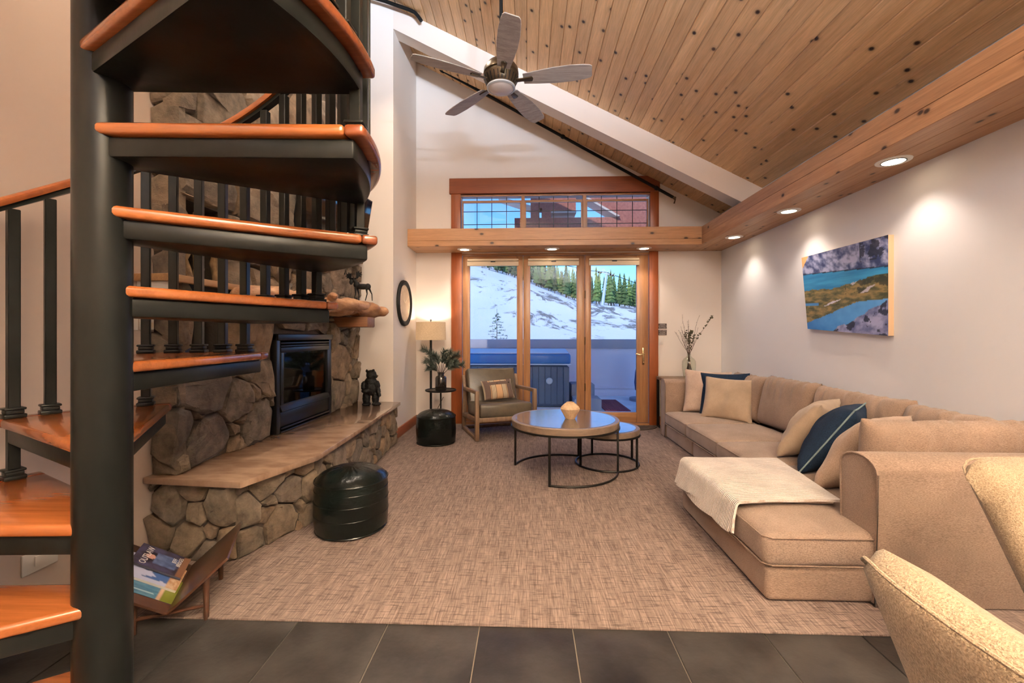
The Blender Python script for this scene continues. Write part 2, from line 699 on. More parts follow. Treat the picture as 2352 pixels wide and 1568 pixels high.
M['tabletop'] = WOOD('table_planks', (70, 62, 58), (132, 120, 112), 'x', 0.13, None, 0.7, 0.0, coat=0.5, rot=(0, 0, 0.5))
M['tablerim'] = WOOD('table_rim', (104, 86, 72), (146, 126, 110), 'x', 0.4, None, 0.5, 0.0)
M['blade'] = WOOD('grey_blade', (136, 126, 120), (190, 182, 176), 'x', 0.45, None, 2.0, 0.08)
M['bronze'] = P('aged_bronze', (96, 84, 68), 0.32, 0.85)
M['frost'] = P('frosted_glass', (206, 196, 192), 0.25)
M['white'] = P('white_plastic', (232, 228, 222), 0.4)
M['lamp_glow'] = P('lamp_glow', (255, 240, 220), 0.5, emit=(255, 226, 186), estr=9.0)
M['fill_glow'] = P('fill_lamp_glow', (255, 244, 230), 0.5, emit=(255, 236, 210), estr=1.5)  # diffuser glow of the fill lamps added behind the camera
M['linen'] = P('linen_shade', (150, 130, 108), 0.9, 0, (180, 158, 132), 160, bs=160, bst=0.3, emit=(255, 206, 150), estr=0.16)
M['blind'] = P('cream_blind', (226, 210, 186), 0.7)
M['brass'] = P('satin_brass', (206, 182, 138), 0.25, 0.9)
M['cera'] = P('bottle_brown', (30, 26, 24), 0.12, coat=0.5)
M['pine'] = P('pine_needles', (62, 76, 70), 0.6, 0, (112, 126, 116), 30)
M['twig'] = P('twig', (74, 58, 46), 0.8)
M['leaf'] = P('dry_leaf', (72, 68, 48), 0.7, 0, (102, 98, 70), 20)
M['rattan'] = P('ribbed_ceramic', (214, 184, 150), 0.55, 0, (186, 152, 118), 20)
M['driftwood'] = P('driftwood', (140, 96, 66), 0.6, 0, (190, 148, 112), 5, (3, 0.6, 3), bs=16, bst=0.6, detail=6)
M['oakshelf'] = WOOD('oak_shelf', (142, 104, 68), (180, 140, 98), 'y', 0.5, None, 1.0, 0.0)
M['corbel'] = WOOD('corbel', (96, 60, 36), (140, 94, 62), 'x', 0.5, None, 1.0, 0.0)
M['birch'] = P('birch_bark', (150, 124, 90), 0.9, 0, (86, 66, 46), 24, (1, 1, 0.5), bs=30, bst=0.6)
M['walnut'] = WOOD('walnut', (58, 36, 26), (84, 54, 38), 'x', 0.3, None, 0.8, 0.0, coat=0.2)
M['print'] = VCOL('print', 0.35)
M['canvas'] = VCOL('canvas_print', 0.5)
M['wooden_edge'] = P('canvas_edge', (222, 190, 152), 0.6)
M['paper'] = P('paper', (214, 210, 206), 0.6)
M['ink_w'] = P('ink_white', (225, 220, 214), 0.5)
M['ink_d'] = P('ink_dark', (52, 52, 66), 0.5)
M['signplate'] = P('sign_plate', (70, 52, 46), 0.4)
M['tvscreen'] = P('tv_screen', (10, 10, 13), 0.06, spec=0.8)
M['clockface'] = P('clock_face', (214, 190, 160), 0.5, 0, (196, 170, 140), 6)
M['snow'] = make_snow()
M['concrete'] = P('deck_concrete', (206, 206, 212), 0.8, 0, (236, 236, 240), 2)
M['stucco'] = P('patio_stucco', (232, 218, 228), 0.9, bs=50, bst=0.2)
M['cap'] = P('parapet_cap', (166, 160, 170), 0.8, bs=50, bst=0.2)
M['tub'] = P('tub_cabinet', (84, 100, 120), 0.5)
M['cover'] = P('tub_cover', (48, 118, 184), 0.4)
M['frostsnow'] = P('frost', (208, 220, 236), 0.7)
M['stepgrey'] = P('step_plastic', (138, 146, 164), 0.6)
M['matred'] = P('mat_red', (160, 70, 84), 0.7)
M['umbrella'] = P('umbrella_blue', (36, 70, 120), 0.7)
M['redstucco'] = P('terracotta_stucco', (192, 122, 106), 0.9, 0, (170, 104, 92), 30, bs=70, bst=0.4)
M['fascia'] = P('pale_fascia', (222, 206, 196), 0.7)
M['conifer'] = P('conifer', (56, 76, 50), 0.8, 0, (116, 138, 70), 0.5, lo=0.35, hi=0.7, var=0.35)
M['trunk'] = P('trunk', (92, 80, 68), 0.9)
M['galv'] = P('galvanised', (196, 202, 208), 0.5, 0.3)
M['rubber'] = P('rubber_mat', (66, 56, 50), 0.8)

# ------------------------------------------------------------------ the setting
XL, XR, YF, YB = -1.79, 2.27, 5.09, -2.6       # left wall, right wall, far wall, back wall
XC, YC = -1.34, 4.21                            # chimney chase: face of its side and of its front


def ce(x):
    return 2.504 + (2.235 - x) * 0.5155


# floor slab, slate tiles as pieces
floor = struct('floor', 'dark slate tile floor with thin pale grout joints', obj=MB().box(XL - 0.1, XR + 0.1, YB - 0.1, YF + 0.15, -0.12, -0.006).build('floor', M['grout']))
TW, TL, TX0, TY0 = 0.3395, 0.68, -1.1945, 1.60
tile_me = MB().box(-TW / 2 + 0.0022, TW / 2 - 0.0022, -TL / 2 + 0.0022, TL / 2 - 0.0022, -0.008, 0.0).mesh('slate_tile', M['slate'], bevel=0.0012, seg=1)
for i in range(-2, 11):
    for j in range(0, 6):
        x = TX0 + (i + 0.5) * TW
        y = TY0 - (j + 0.5) * TL
        if x - TW / 2 < XL - 0.09 or x + TW / 2 > XR + 0.3:
            continue
        link('slate_tile', tile_me, floor, (x, y, 0))

carpet = tag(MB().box(XL + 0.001, XR - 0.001, 1.553, YF - 0.05, 0.0, 0.008).build('carpet', M['carpet'], bevel=0.003, seg=2),
             'beige and brown ribbed loop carpet covering the living area', 'carpet')

# walls
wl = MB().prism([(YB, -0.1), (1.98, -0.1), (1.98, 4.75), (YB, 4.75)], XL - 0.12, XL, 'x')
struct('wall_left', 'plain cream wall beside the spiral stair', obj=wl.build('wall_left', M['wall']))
wr = MB().prism([(YB, -0.1), (YF + 0.15, -0.1), (YF + 0.15, 2.7), (YB, 2.7)], XR, XR + 0.12, 'x')
struct('wall_right', 'white wall behind the sofa', obj=wr.build('wall_right', M['wall_r']))
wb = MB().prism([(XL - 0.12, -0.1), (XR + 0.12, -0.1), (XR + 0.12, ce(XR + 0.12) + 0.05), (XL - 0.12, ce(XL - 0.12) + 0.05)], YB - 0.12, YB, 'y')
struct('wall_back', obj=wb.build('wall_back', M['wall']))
wc = MB().prism([(-2.2, -0.1), (XC, -0.1), (XC, ce(XC) + 0.02), (-2.2, ce(-2.2) + 0.02)], YC, YF + 0.15, 'y')
struct('wall_left_return', 'cream wall of the chimney chase carrying the round clock', obj=wc.build('wall_left_return', M['wall_far']))
# far wall with its door and transom openings
DX0, DX1, DZ, WZ0, WZ1 = -0.80, 1.44, 2.045, 2.20, 2.745
wf = MB()
y0, y1 = YF, YF + 0.15
wf.box(XC - 0.01, DX0, y0, y1, -0.1, WZ1)
wf.box(DX1, XR + 0.1, y0, y1, -0.1, 2.42)
wf.prism([(DX1, 2.42), (XR + 0.1, 2.42), (XR + 0.1, ce(XR + 0.1) + 0.02), (DX1, ce(DX1) + 0.02)], y0, y1, 'y')
wf.box(DX0, DX1, y0, y1, DZ, WZ0)
wf.prism([(XC - 0.01, WZ1), (DX1, WZ1), (DX1, ce(DX1) + 0.02), (XC - 0.01, ce(XC) + 0.02)], y0, y1, 'y')
struct('wall_far', 'warm white gable wall around the glass doors', obj=wf.build('wall_far', M['wall_far']))

# ceiling: roof slab with tongue and groove planks
cl = MB().prism([(-2.3, ce(-2.3) + 0.022), (XR + 0.15, ce(XR + 0.15) + 0.022), (XR + 0.15, ce(XR + 0.15) + 0.25), (-2.3, ce(-2.3) + 0.25)], YB - 0.2, YF + 0.45, 'y')
ceiling = struct('ceiling', 'sloping ceiling of knotty cedar planks', obj=cl.build('ceiling', M['dark']))
NP = 41
PW = (XR - XL) / NP
for i in range(NP):
    a, b = XL + i * PW, XL + (i + 1) * PW
    g = 0.0045
    pl = MB().prism([(a + g, ce(a + g)), (b - g, ce(b - g)), (b - 0.0006, ce(b) + 0.006), (b - 0.0006, ce(b) + 0.02), (a + 0.0006, ce(a) + 0.02), (a + 0.0006, ce(a) + 0.006)],
                    YB, YF, 'y')
    pl.build('ceiling_plank', M['plank'], ceiling)

# painted beam under the planks, flush with the chase
bm_ = MB().prism([(XC, ce(XC) - 0.225), (XR + 0.01, ce(XR + 0.01) - 0.235), (XR + 0.01, ce(XR + 0.01) + 0.01), (XC, ce(XC) + 0.01)], YC, YC + 0.17, 'y')
struct('trim_1', 'painted sloping beam under the plank ceiling', obj=bm_.build('trim_1', M['drywall']))

# cedar soffit along the right wall and over the doors
SX, SZ0, SZ1 = 1.893, 2.054, 2.250
sof = struct('trim_2', 'cedar soffit with downlights along the right wall', obj=MB().box(SX + 0.016, XR, YB, YF, SZ0 + 0.016, SZ1 - 0.004).build('trim_2', M['dark']))
zz = [SZ0, SZ0 + 0.10, SZ1]
for k in range(2):
    MB().box(SX, SX + 0.016, YB, YF, zz[k] + 0.0008, zz[k + 1] - 0.0008).build('soffit_board', M['cedar_y'], sof, bevel=0.002, seg=1)
xx = [SX + 0.001, SX + 0.13, SX + 0.258, XR]
for k in range(3):
    MB().box(xx[k] + 0.0008, xx[k + 1] - 0.0008, YB, YF, SZ0, SZ0 + 0.0155).build('soffit_board', M['cedar_y'], sof, bevel=0.002, seg=1)
BY = 4.706
hdr = struct('trim_3', 'knotty cedar beam with downlights above the glass doors', obj=MB().box(XC + 0.01, SX, BY + 0.016, YF, SZ0 + 0.016, SZ1 - 0.004).build('trim_3', M['dark']))
zz = [SZ0, SZ0 + 0.062, SZ1]
for k in range(2):
    MB().box(XC + 0.002, SX - 0.001, BY, BY + 0.016, zz[k] + 0.0008, zz[k + 1] - 0.0008).build('beam_board', M['cedar_x'], hdr, bevel=0.002, seg=1)
MB().box(XC + 0.002, SX - 0.001, BY + 0.016, YF, SZ1 - 0.004, SZ1).build('beam_board', M['cedar_x'], hdr)
yy = [BY + 0.017, BY + 0.19, YF]
for k in range(2):
    MB().box(XC + 0.002, SX - 0.001, yy[k] + 0.0008, yy[k + 1] - 0.0008, SZ0, SZ0 + 0.0155).build('beam_board', M['cedar_x'], hdr, bevel=0.002, seg=1)

# baseboards
struct('baseboard_left', 'dark baseboard under the cream wall by the stair', obj=MB().box(XL, XL + 0.014, YB, 1.87, 0, 0.09).build('baseboard_left', M['black_matte']))
struct('baseboard_chase', 'fir baseboard below the round clock', obj=MB().box(XC, XC + 0.014, YC + 0.01, YF, 0.008, 0.11).build('baseboard_chase', M['redwood_x'], bevel=0.003))
bf = MB().box(XC + 0.014, -0.916, YF - 0.014, YF, 0.008, 0.11).box(1.536, XR, YF - 0.014, YF, 0.008, 0.11)
struct('baseboard_far', 'fir baseboard either side of the doors', obj=bf.build('baseboard_far', M['redwood_x'], bevel=0.003))

# ---- the three-leaf glass door
door = struct('door_1', 'three-leaf fir door with tall clear glass panes to the patio')
FY0, FY1 = YF - 0.02, YF + 0.10
MB().box(-0.914, -0.785, FY0, YF + 0.02, 0.008, SZ0).build('door_casing', M['redwood_z'], door, bevel=0.004)
MB().box(1.43, 1.534, FY0, YF + 0.02, 0.008, SZ0).build('door_casing', M['redwood_z'], door, bevel=0.004)
MB().box(-0.785, 1.43, YF + 0.0, FY1, 2.018, 2.045).build('door_head', M['fir_x'], door)
MB().box(-0.785, 1.43, YF + 0.0, FY1 + 0.03, -0.01, 0.028).build('door_sill', M['fir_x'], door)
for (p0, p1, g0, g1) in ((-0.782, -0.056, -0.693, -0.130), (-0.052, 0.679, 0.031, 0.584), (0.683, 1.427, 0.753, 1.290)):
    lf = MB().box(p0, g0, YF + 0.01, YF + 0.055, 0.032, 2.016).box(g1, p1, YF + 0.01, YF + 0.055, 0.032, 2.016)
    leaf = lf.build('door_leaf', M['fir_z'], door, bevel=0.005)
    MB().box(g0, g1, YF + 0.011, YF + 0.054, 0.032, 0.152).box(g0, g1, YF + 0.011, YF + 0.054, 1.915, 2.016).build('door_rail', M['fir_x'], leaf, bevel=0.004)
    MB().box(g0 - 0.004, g1 + 0.004, YF + 0.030, YF + 0.036, 0.148, 1.918).build('pane', M['glass'], leaf)
    bl = MB().box(g0 - 0.028, g1 + 0.022, YF - 0.022, YF + 0.012, 1.893, 1.945).box(g0 - 0.026, g1 + 0.02, YF - 0.030, YF + 0.012, 1.950, 1.975)
    bo = bl.build('roller_blind', M['blind'], leaf, bevel=0.003)
    MB().box((g0 + g1) / 2 - 0.028, (g0 + g1) / 2 + 0.028, YF - 0.034, YF - 0.022, 1.936, 1.947).build('blind_grip', M['black_metal'], leaf)
hd = MB().box(1.352, 1.376, YF - 0.004, YF + 0.012, 0.72, 0.92)
ho = hd.build('lock_plate', M['brass'], door, bevel=0.004)
MB().tube([(1.364, YF - 0.002, 0.845), (1.364, YF - 0.05, 0.845), (1.345, YF - 0.055, 0.846), (1.31, YF - 0.055, 0.838), (1.275, YF - 0.05, 0.848), (1.262, YF - 0.045, 0.848)],
          [0.008, 0.008, 0.008, 0.0075, 0.007, 0.005], 8).build('lever', M['brass'], ho, smooth=True)
MB().ell((1.364, YF - 0.012, 0.745), (0.01, 0.014, 0.014)).build('thumb_turn', M['brass'], ho, smooth=True)
for hz in (0.45, 1.0, 1.55):
    MB().tube([(0.681, YF + 0.006, hz - 0.045), (0.681, YF + 0.006, hz + 0.045)], 0.006, 8).build('hinge', M['bronze'], door, smooth=True)

# ---- transom window
win = struct('window_1', 'wide transom window with three lights divided by dark bars')
MB().box(-0.935, 1.549, YF - 0.035, YF + 0.01, 2.752, 2.935).build('head_casing', M['redwood_x'], win, bevel=0.004)
MB().box(-0.915, -0.80, YF - 0.022, YF + 0.02, SZ1, 2.752).build('side_casing', M['redwood_z'], win, bevel=0.003)
MB().box(1.44, 1.540, YF - 0.022, YF + 0.02, SZ1, 2.752).build('side_casing', M['redwood_z'], win, bevel=0.003)
MB().box(-0.80, 1.44, YF + 0.0, YF + 0.09, 2.725, 2.752).box(-0.80, 1.44, YF + 0.0, YF + 0.09, 2.20, 2.235).build('window_frame', M['fir_x'], win)
lights = ((-0.79, -0.075), (-0.035, 0.655), (0.695, 1.43))
for xm in (-0.055, 0.675):
    MB().box(xm - 0.02, xm + 0.02, YF + 0.0, YF + 0.08, 2.235, 2.725).build('mullion', M['fir_z'], win)
for (a, b) in lights:
    fr = MB().box(a, b, YF + 0.03, YF + 0.06, 2.66, 2.685).box(a, b, YF + 0.03, YF + 0.06, 2.235, 2.25)
    fr.box(a, a + 0.016, YF + 0.03, YF + 0.06, 2.25, 2.66).box(b - 0.016, b, YF + 0.03, YF + 0.06, 2.25, 2.66)
    so = fr.build('sash', M['fir_x'], win)
    MB().box(a, b, YF + 0.044, YF + 0.048, 2.236, 2.724).build('pane', M['glass'], so)
    for k in (1, 2, 3):
        x = a + (b - a) * k / 4
        MB().box(x - 0.004, x + 0.004, YF + 0.038, YF + 0.043, 2.236, 2.724).build('glazing_bar', M['black_metal'], so)
    for z in (2.555, 2.40):
        MB().box(a, b, YF + 0.0375, YF + 0.0425, z - 0.004, z + 0.004).build('glazing_bar', M['black_metal'], so)

# ---- downlights
ring_me = MB().lathe([(0.0, -0.001), (0.052, -0.001), (0.056, -0.006), (0.082, -0.004), (0.084, 0.0), (0.084, 0.002)], n=28).mesh('trim_ring', M['white'], smooth=True)
lamp_me = MB().lathe([(0.0, -0.0075), (0.03, -0.0075), (0.053, -0.007), (0.054, -0.004)], n=24).mesh('bulb', M['lamp_glow'], smooth=True)
bez_me = MB().lathe([(0.053, -0.006), (0.0545, -0.0085), (0.058, -0.008), (0.059, -0.004)], n=24).mesh('bezel', M['black_metal'], smooth=True)


def downlight(x, y, label, group, energy, size=R(105), z=SZ0, scale=1.0, blend=0.7, color=WARM):
    t = thing('downlight', label, 'light', (x, y, z), group)
    for nme, me in (('trim_ring', ring_me), ('bulb', lamp_me), ('bezel', bez_me)):
        o = link(nme, me, t, (x, y, z))
        o.scale = (scale, scale, scale)
    light('downlight_beam', 'SPOT', (x, y, z - 0.02), energy, color, t, (0, 0, 0), spot_size=size, spot_blend=blend, shadow_soft_size=0.05)
    return t


G1 = 'downlights in the cedar beam above the doors'
downlight(-0.725, 4.885, 'round white downlight in the beam, left end above the lamp side', G1, 13)
downlight(0.278, 4.89, 'round white downlight in the beam, middle one above the doors', G1, 13)
downlight(1.32, 4.895, 'round white downlight in the beam, right end above the lever handle', G1, 13)
G2 = 'downlights in the cedar soffit along the right wall'
downlight(2.075, 4.37, 'small-looking white soffit downlight farthest away, by the beam corner', G2, 11)
downlight(2.075, 3.47, 'white soffit downlight above the picture, middle of three', G2, 11)
downlight(2.075, 2.50, 'largest white soffit downlight, nearest on the right', G2, 11)
for (x, y) in ((2.075, 1.45), (2.075, 0.4), (2.075, -0.7)):
    downlight(x, y, 'white soffit downlight over the dining corner behind the camera', 'soffit downlights behind the camera', 15)
# sloping-ceiling downlights by the stair head, out of the picture above
for (x, y) in ((-1.2, 2.35), (-1.0, 3.5)):
    downlight(x, y, 'white ceiling downlight above the stone chimney, out of the picture', 'ceiling downlights by the chimney', 70, R(110), ce(x) - 0.06)
# unseen drum lamps with cool uplights, added behind the camera as room fill
GP = 'added fill lamps behind the camera'
for (x, y, z) in ((1.15, -0.6, 2.15), (0.75, -1.3, 2.35), (1.3, -1.9, 2.25)):
    t = thing('fill_lamp', 'added fill lamp in a white drum shade, unseen behind the camera', 'lamp', (x, y, z), GP)
    MB().lathe([(0.20, 0.0), (0.21, 0.0), (0.21, 0.22), (0.20, 0.22), (0.20, 0.0)], (x, y, z), 24).build('shade', M['blind'], t, smooth=True)
    MB().lathe([(0.0, 0.03), (0.198, 0.03), (0.198, 0.035), (0.0, 0.035)], (x, y, z), 24).build('diffuser', M['fill_glow'], t)
    MB().tube([(x, y, z + 0.2), (x, y, ce(x))], 0.006, 6).build('cord', M['black_matte'], t)
    light('fill_light', 'AREA', (x, y, z + 0.02), 48, FILL_COL, t, (0, 0, 0), shape='DISK', size=0.4)
    light('fill_uplight', 'AREA', (x, y, z + 0.20), 430, (0.66, 0.81, 1.0), t, (pi, 0, 0), shape='DISK', size=0.38)

# ------------------------------------------------------------------ fireplace: stones, hearth, insert
fp = thing('fireplace', 'rustic field stone fireplace with a long raised hearth', 'fireplace', (-1.72, 3.1, 0))
FX = -1.70
bk = MB()
FB0, FB1, FBZ0, FBZ1 = 2.755, 3.545, 0.40, 1.075
AL0, AL1, ALZ0, ALZ1 = 2.04, 2.31, 0.94, 1.74
bx0 = -2.18
for (ya, yb, za, zb) in ((1.98, AL0, -0.05, 4.48), (AL0, AL1, -0.05, ALZ0), (AL0, AL1, ALZ1, 4.48), (AL1, FB0, -0.05, 4.48), (FB0, FB1, -0.05, FBZ0), (FB0, FB1, FBZ1, 4.48), (FB1, YC, -0.05, 4.48)):
    bk.box(bx0, FX, ya, yb, za, zb)
bk.box(bx0 - 0.03, bx0, 1.98, YC, -0.05, 4.48)
bk.build('chimney_core', M['mortar'], fp)
# recess linings so that the holes read dark
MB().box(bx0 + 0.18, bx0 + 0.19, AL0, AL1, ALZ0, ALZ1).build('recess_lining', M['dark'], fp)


def clip(poly, px, py, nx, ny):
    """keep the side where (p - (px,py)).n <= 0"""
    out = []
    n = len(poly)
    for i in range(n):
        a, b = poly[i], poly[(i + 1) % n]
        da = (a[0] - px) * nx + (a[1] - py) * ny
        db = (b[0] - px) * nx + (b[1] - py) * ny
        if da <= 0:
            out.append(a)
        if (da < 0 < db) or (db < 0 < da):
            t = da / (da - db)
            out.append((a[0] + (b[0] - a[0]) * t, a[1] + (b[1] - a[1]) * t))
    return out


def area(poly):
    return 0.5 * sum(poly[i][0] * poly[(i + 1) % len(poly)][1] - poly[(i + 1) % len(poly)][0] * poly[i][1] for i in range(len(poly)))


def rubble(u0, u1, v0, v1, radii, rng, holes=(), tries=900, pack=0.80):
    pts = []
    for r in radii:
        for _ in range(tries):
            u, v = rng.uniform(u0, u1), rng.uniform(v0, v1)
            rr = r * rng.uniform(0.85, 1.2)
            if any(h[0] - rr * 0.3 < u < h[1] + rr * 0.3 and h[2] - rr * 0.3 < v < h[3] + rr * 0.3 for h in holes):
                continue
            if all(hypot(u - p[0], (v - p[1])) > (rr + p[2]) * pack for p in pts):
                pts.append((u, v, rr))
    cells = []
    for i, (u, v, r) in enumerate(pts):
        poly = [(u0, v0), (u1, v0), (u1, v1), (u0, v1)]
        for j, (a, b, s) in enumerate(pts):
            if i == j:
                continue
            d = hypot(a - u, b - v)
            if d > 1.2:
                continue
            nx, ny = (a - u) / d, (b - v) / d
            t = (d * d + r * r - s * s) / (2 * d)
            poly = clip(poly, u + nx * t, v + ny * t, nx, ny)
            if len(poly) < 3:
                break
        if len(poly) < 3:
            continue
        for h in holes:
            opts = [(h[0], 0, 1, 0, u - h[0]), (h[1], 0, -1, 0, h[1] - u), (0, h[2], 0, 1, v - h[2]), (0, h[3], 0, -1, h[3] - v)]
            if max(p[0] for p in poly) > h[0] and min(p[0] for p in poly) < h[1] and max(p[1] for p in poly) > h[2] and min(p[1] for p in poly) < h[3]:
                o = min(opts, key=lambda q: q[4])
                poly = clip(poly, o[0], o[1], o[2], o[3])
                if len(poly) < 3:
                    break
        if len(poly) < 3 or area(poly) < 0.0009:
            continue
        big = min(1.0, (v1 - v0) / 1.2)
        def warp(p):
            u_, v_ = p
            near = min([min(abs(u_ - h[0]), abs(u_ - h[1])) if h[2] - 0.03 < v_ < h[3] + 0.03 else (min(abs(v_ - h[2]), abs(v_ - h[3])) if h[0] - 0.03 < u_ < h[1] + 0.03 else 9) for h in holes] + [u_ - u0, u1 - u_, v_ - v0, v1 - v_])
            k = max(0.0, min(1.0, near / 0.05)) * (0.022 + 0.03 * big)
            return (u_ + k * noise.noise(Vector((u_ * 6.5, v_ * 6.5, 3.3))), v_ + k * noise.noise(Vector((u_ * 6.5, v_ * 6.5, 8.8))))
        cells.append([warp(p) for p in poly])
    return cells


def stone_mesh(poly, O, U, N, rng, gap=0.0045, depth=0.05):
    """one irregular stone on the plane O + u*U + v*Z, bulging along N"""
    n0 = len(poly)
    cx = sum(p[0] for p in poly) / n0
    cy = sum(p[1] for p in poly) / n0
    ring = []
    for i in range(n0):
        a, b = poly[i], poly[(i + 1) % n0]
        L = hypot(b[0] - a[0], b[1] - a[1])
        if L < 0.004:
            continue
        k = 2 if L > 0.05 else 1
        for q in range(k):
            t = (q + 0.10) / k if k > 1 else 0.08
            ring.append((a[0] + (b[0] - a[0]) * t, a[1] + (b[1] - a[1]) * t))
    if len(ring) < 3:
        return None
    size = sqrt(abs(area(poly)))
    jit = size * 0.06
    def shrink(p, s, j):
        dx, dy = p[0] - cx, p[1] - cy
        L = max(hypot(dx, dy), 1e-5)
        k = max(0.2, (L - gap) / L) * s
        return (cx + dx * k + rng.uniform(-j, j), cy + dy * k + rng.uniform(-j, j))
    d = depth * rng.uniform(0.75, 1.2)
    tiltu, tiltv = rng.uniform(-0.16, 0.16), rng.uniform(-0.16, 0.16)
    def P3(p, h):
        return O + U * p[0] + Vector((0, 0, 1)) * p[1] + N * h
    m = len(ring)
    r0 = [shrink(p, 1.0, 0) for p in ring]
    r1 = [shrink(p, 0.985, jit * 0.3) for p in ring]
    r2 = [shrink(p, 0.86, jit) for p in ring]
    r3 = [shrink(p, 0.48, jit * 1.6) for p in ring]
    hgt = lambda p, h, e: P3(p, h * d + rng.uniform(-e, e) * d + tiltu * (p[0] - cx) + tiltv * (p[1] - cy))
    vs = [P3(p, -0.03) for p in r0]
    vs += [hgt(p, 0.55, 0.12) for p in r1]
    vs += [hgt(p, 0.90, 0.13) for p in r2]
    vs += [hgt(p, 1.02, 0.16) for p in r3]
    vs.append(hgt((cx, cy), 1.05, 0.1))
    fs = []
    for a in range(3):
        for i in range(m):
            j = (i + 1) % m
            fs.append((a * m + i, a * m + j, (a + 1) * m + j, (a + 1) * m + i))
    for i in range(m):
        fs.append((3 * m + i, 3 * m + (i + 1) % m, 4 * m))
    mb = MB()
    mb.add(vs, fs)
    return mb.mesh('stone', M['stone'], smooth=True, angle=14)


rng = random.Random(11)
Z3 = Vector((0, 0, 1))
FACES = [
    (Vector((FX, 0, 0)), Vector((0, 1, 0)), Vector((1, 0, 0)), 1.955, YC - 0.03, 0.40, 1.75, [0.155, 0.11, 0.075, 0.045, 0.03], ((FB0 - 0.012, FB1 + 0.012, 0.3, FBZ1 + 0.01), (AL0, AL1, ALZ0, ALZ1)), 0.055),
    (Vector((FX, 0, 0)), Vector((0, 1, 0)), Vector((1, 0, 0)), 1.955, YC - 0.03, 1.752, 4.44, [0.27, 0.19, 0.12, 0.07], ((AL0, AL1, 1.7, ALZ1),), 0.06),
]
for (O, U, N, u0, u1, v0, v1, rad, holes, dep) in FACES:
    for poly in rubble(u0, u1, v0, v1, rad, rng, holes):
        me = stone_mesh(poly, O, U, N, rng, depth=dep)
        if me:
            link('stone', me, fp)
for poly in rubble(0.0, 0.135, 0.40, 4.4, [0.12, 0.08], rng):
    me = stone_mesh(poly, Vector((XL, 1.982, 0)), Vector((1, 0, 0)), Vector((0, -1, 0)), rng, depth=0.03)
    if me:
        link('stone', me, fp)
# hearth base: three stone faces under the slab
HB = [Vector((XL + 0.005, 1.975, 0)), Vector((-1.375, 1.955, 0)), Vector((-1.225, 2.37, 0)), Vector((-1.315, 4.15, 0)), Vector((-1.335, 4.2, 0))]
MB().prism([(p.x, p.y) for p in HB] + [(XL, 4.2)], 0.008, 0.375, 'z').build('hearth_core', M['mortar'], fp)
for k in range(3):
    a, b = HB[k], HB[k + 1]
    U = (b - a).normalized()
    N = Vector((U.y, -U.x, 0))
    L = (b - a).length
    for poly in rubble(-0.004, L + (0.012 if k < 2 else 0.0), 0.008, 0.374, [0.10, 0.075, 0.05, 0.032], rng):
        me = stone_mesh(poly, a, U, N, rng, gap=0.005, depth=0.035)
        if me:
            link('stone', me, fp)
slab = [(XL + 0.003, 1.917), (-1.292, 1.873), (-1.154, 2.311), (-1.195, 3.2), (-1.259, 4.184), (XC, 4.2), (XL + 0.003, 4.2)]
MB().prism(slab, 0.374, 0.404, 'z').build('hearth_slab', M['hearth'], fp, bevel=0.004)

# gas insert
ins = thing('gas_fireplace_insert', 'black gas fireplace insert with a wide glass front and louvres', 'fireplace', (-1.66, 3.15, 0.405))
ix = -1.655
for (a, b) in ((FB0, FB0 + 0.045), (FB1 - 0.045, FB1)):
    MB().box(ix - 0.04, ix, a, b, 0.406, 1.07).build('surround', M['black'], ins, bevel=0.004)
MB().box(ix - 0.05, ix + 0.012, FB0, FB1, 1.03, 1.072).build('hood', M['black'], ins, bevel=0.004)
for z in (1.012, 0.992):
    MB().box(ix - 0.04, ix + 0.004, FB0 + 0.046, FB1 - 0.046, z - 0.006, z + 0.004).build('louvre', M['black'], ins, bevel=0.002)
for z in (0.436, 0.412):
    MB().box(ix - 0.04, ix + 0.006, FB0 + 0.046, FB1 - 0.046, z - 0.006, z + 0.006).build('louvre', M['black'], ins, bevel=0.002)
MB().box(ix - 0.035, ix - 0.002, FB0 + 0.046, FB1 - 0.046, 0.446, 0.545).build('lower_panel', M['black'], ins, bevel=0.004)
gf = MB()
gz0, gz1 = 0.55, 0.982
gf.prism([(ix - 0.03, gz0), (ix + 0.012, gz0), (ix - 0.005, gz0 + 0.045), (ix - 0.03, gz0 + 0.045)], FB0 + 0.046, FB1 - 0.046, 'y')
gf.box(ix - 0.03, ix + 0.004, FB0 + 0.046, FB1 - 0.046, gz1 - 0.035, gz1)
gf.box(ix - 0.03, ix + 0.004, FB0 + 0.046, FB0 + 0.08, gz0 + 0.045, gz1 - 0.035).box(ix - 0.03, ix + 0.004, FB1 - 0.08, FB1 - 0.046, gz0 + 0.045, gz1 - 0.035)
gf.build('glass_frame', M['black'], ins, bevel=0.003)
MB().box(ix - 0.018, ix - 0.014, FB0 + 0.07, FB1 - 0.07, gz0 + 0.03, gz1 - 0.03).build('glass', M['fireglass'], ins)
fbx = MB()
fbx.box(ix - 0.40, ix - 0.39, FB0 + 0.01, FB1 - 0.01, 0.41, 1.06).box(ix - 0.40, ix - 0.02, FB0 + 0.01, FB1 - 0.01, 0.55, 0.56).box(ix - 0.40, ix - 0.02, FB0 + 0.01, FB1 - 0.01, 1.0, 1.01)
fbx.box(ix - 0.40, ix - 0.04, FB0 + 0.01, FB0 + 0.02, 0.41, 1.06).box(ix - 0.40, ix - 0.04, FB1 - 0.02, FB1 - 0.01, 0.41, 1.06)
fbx.build('firebox', M['dark'], ins)
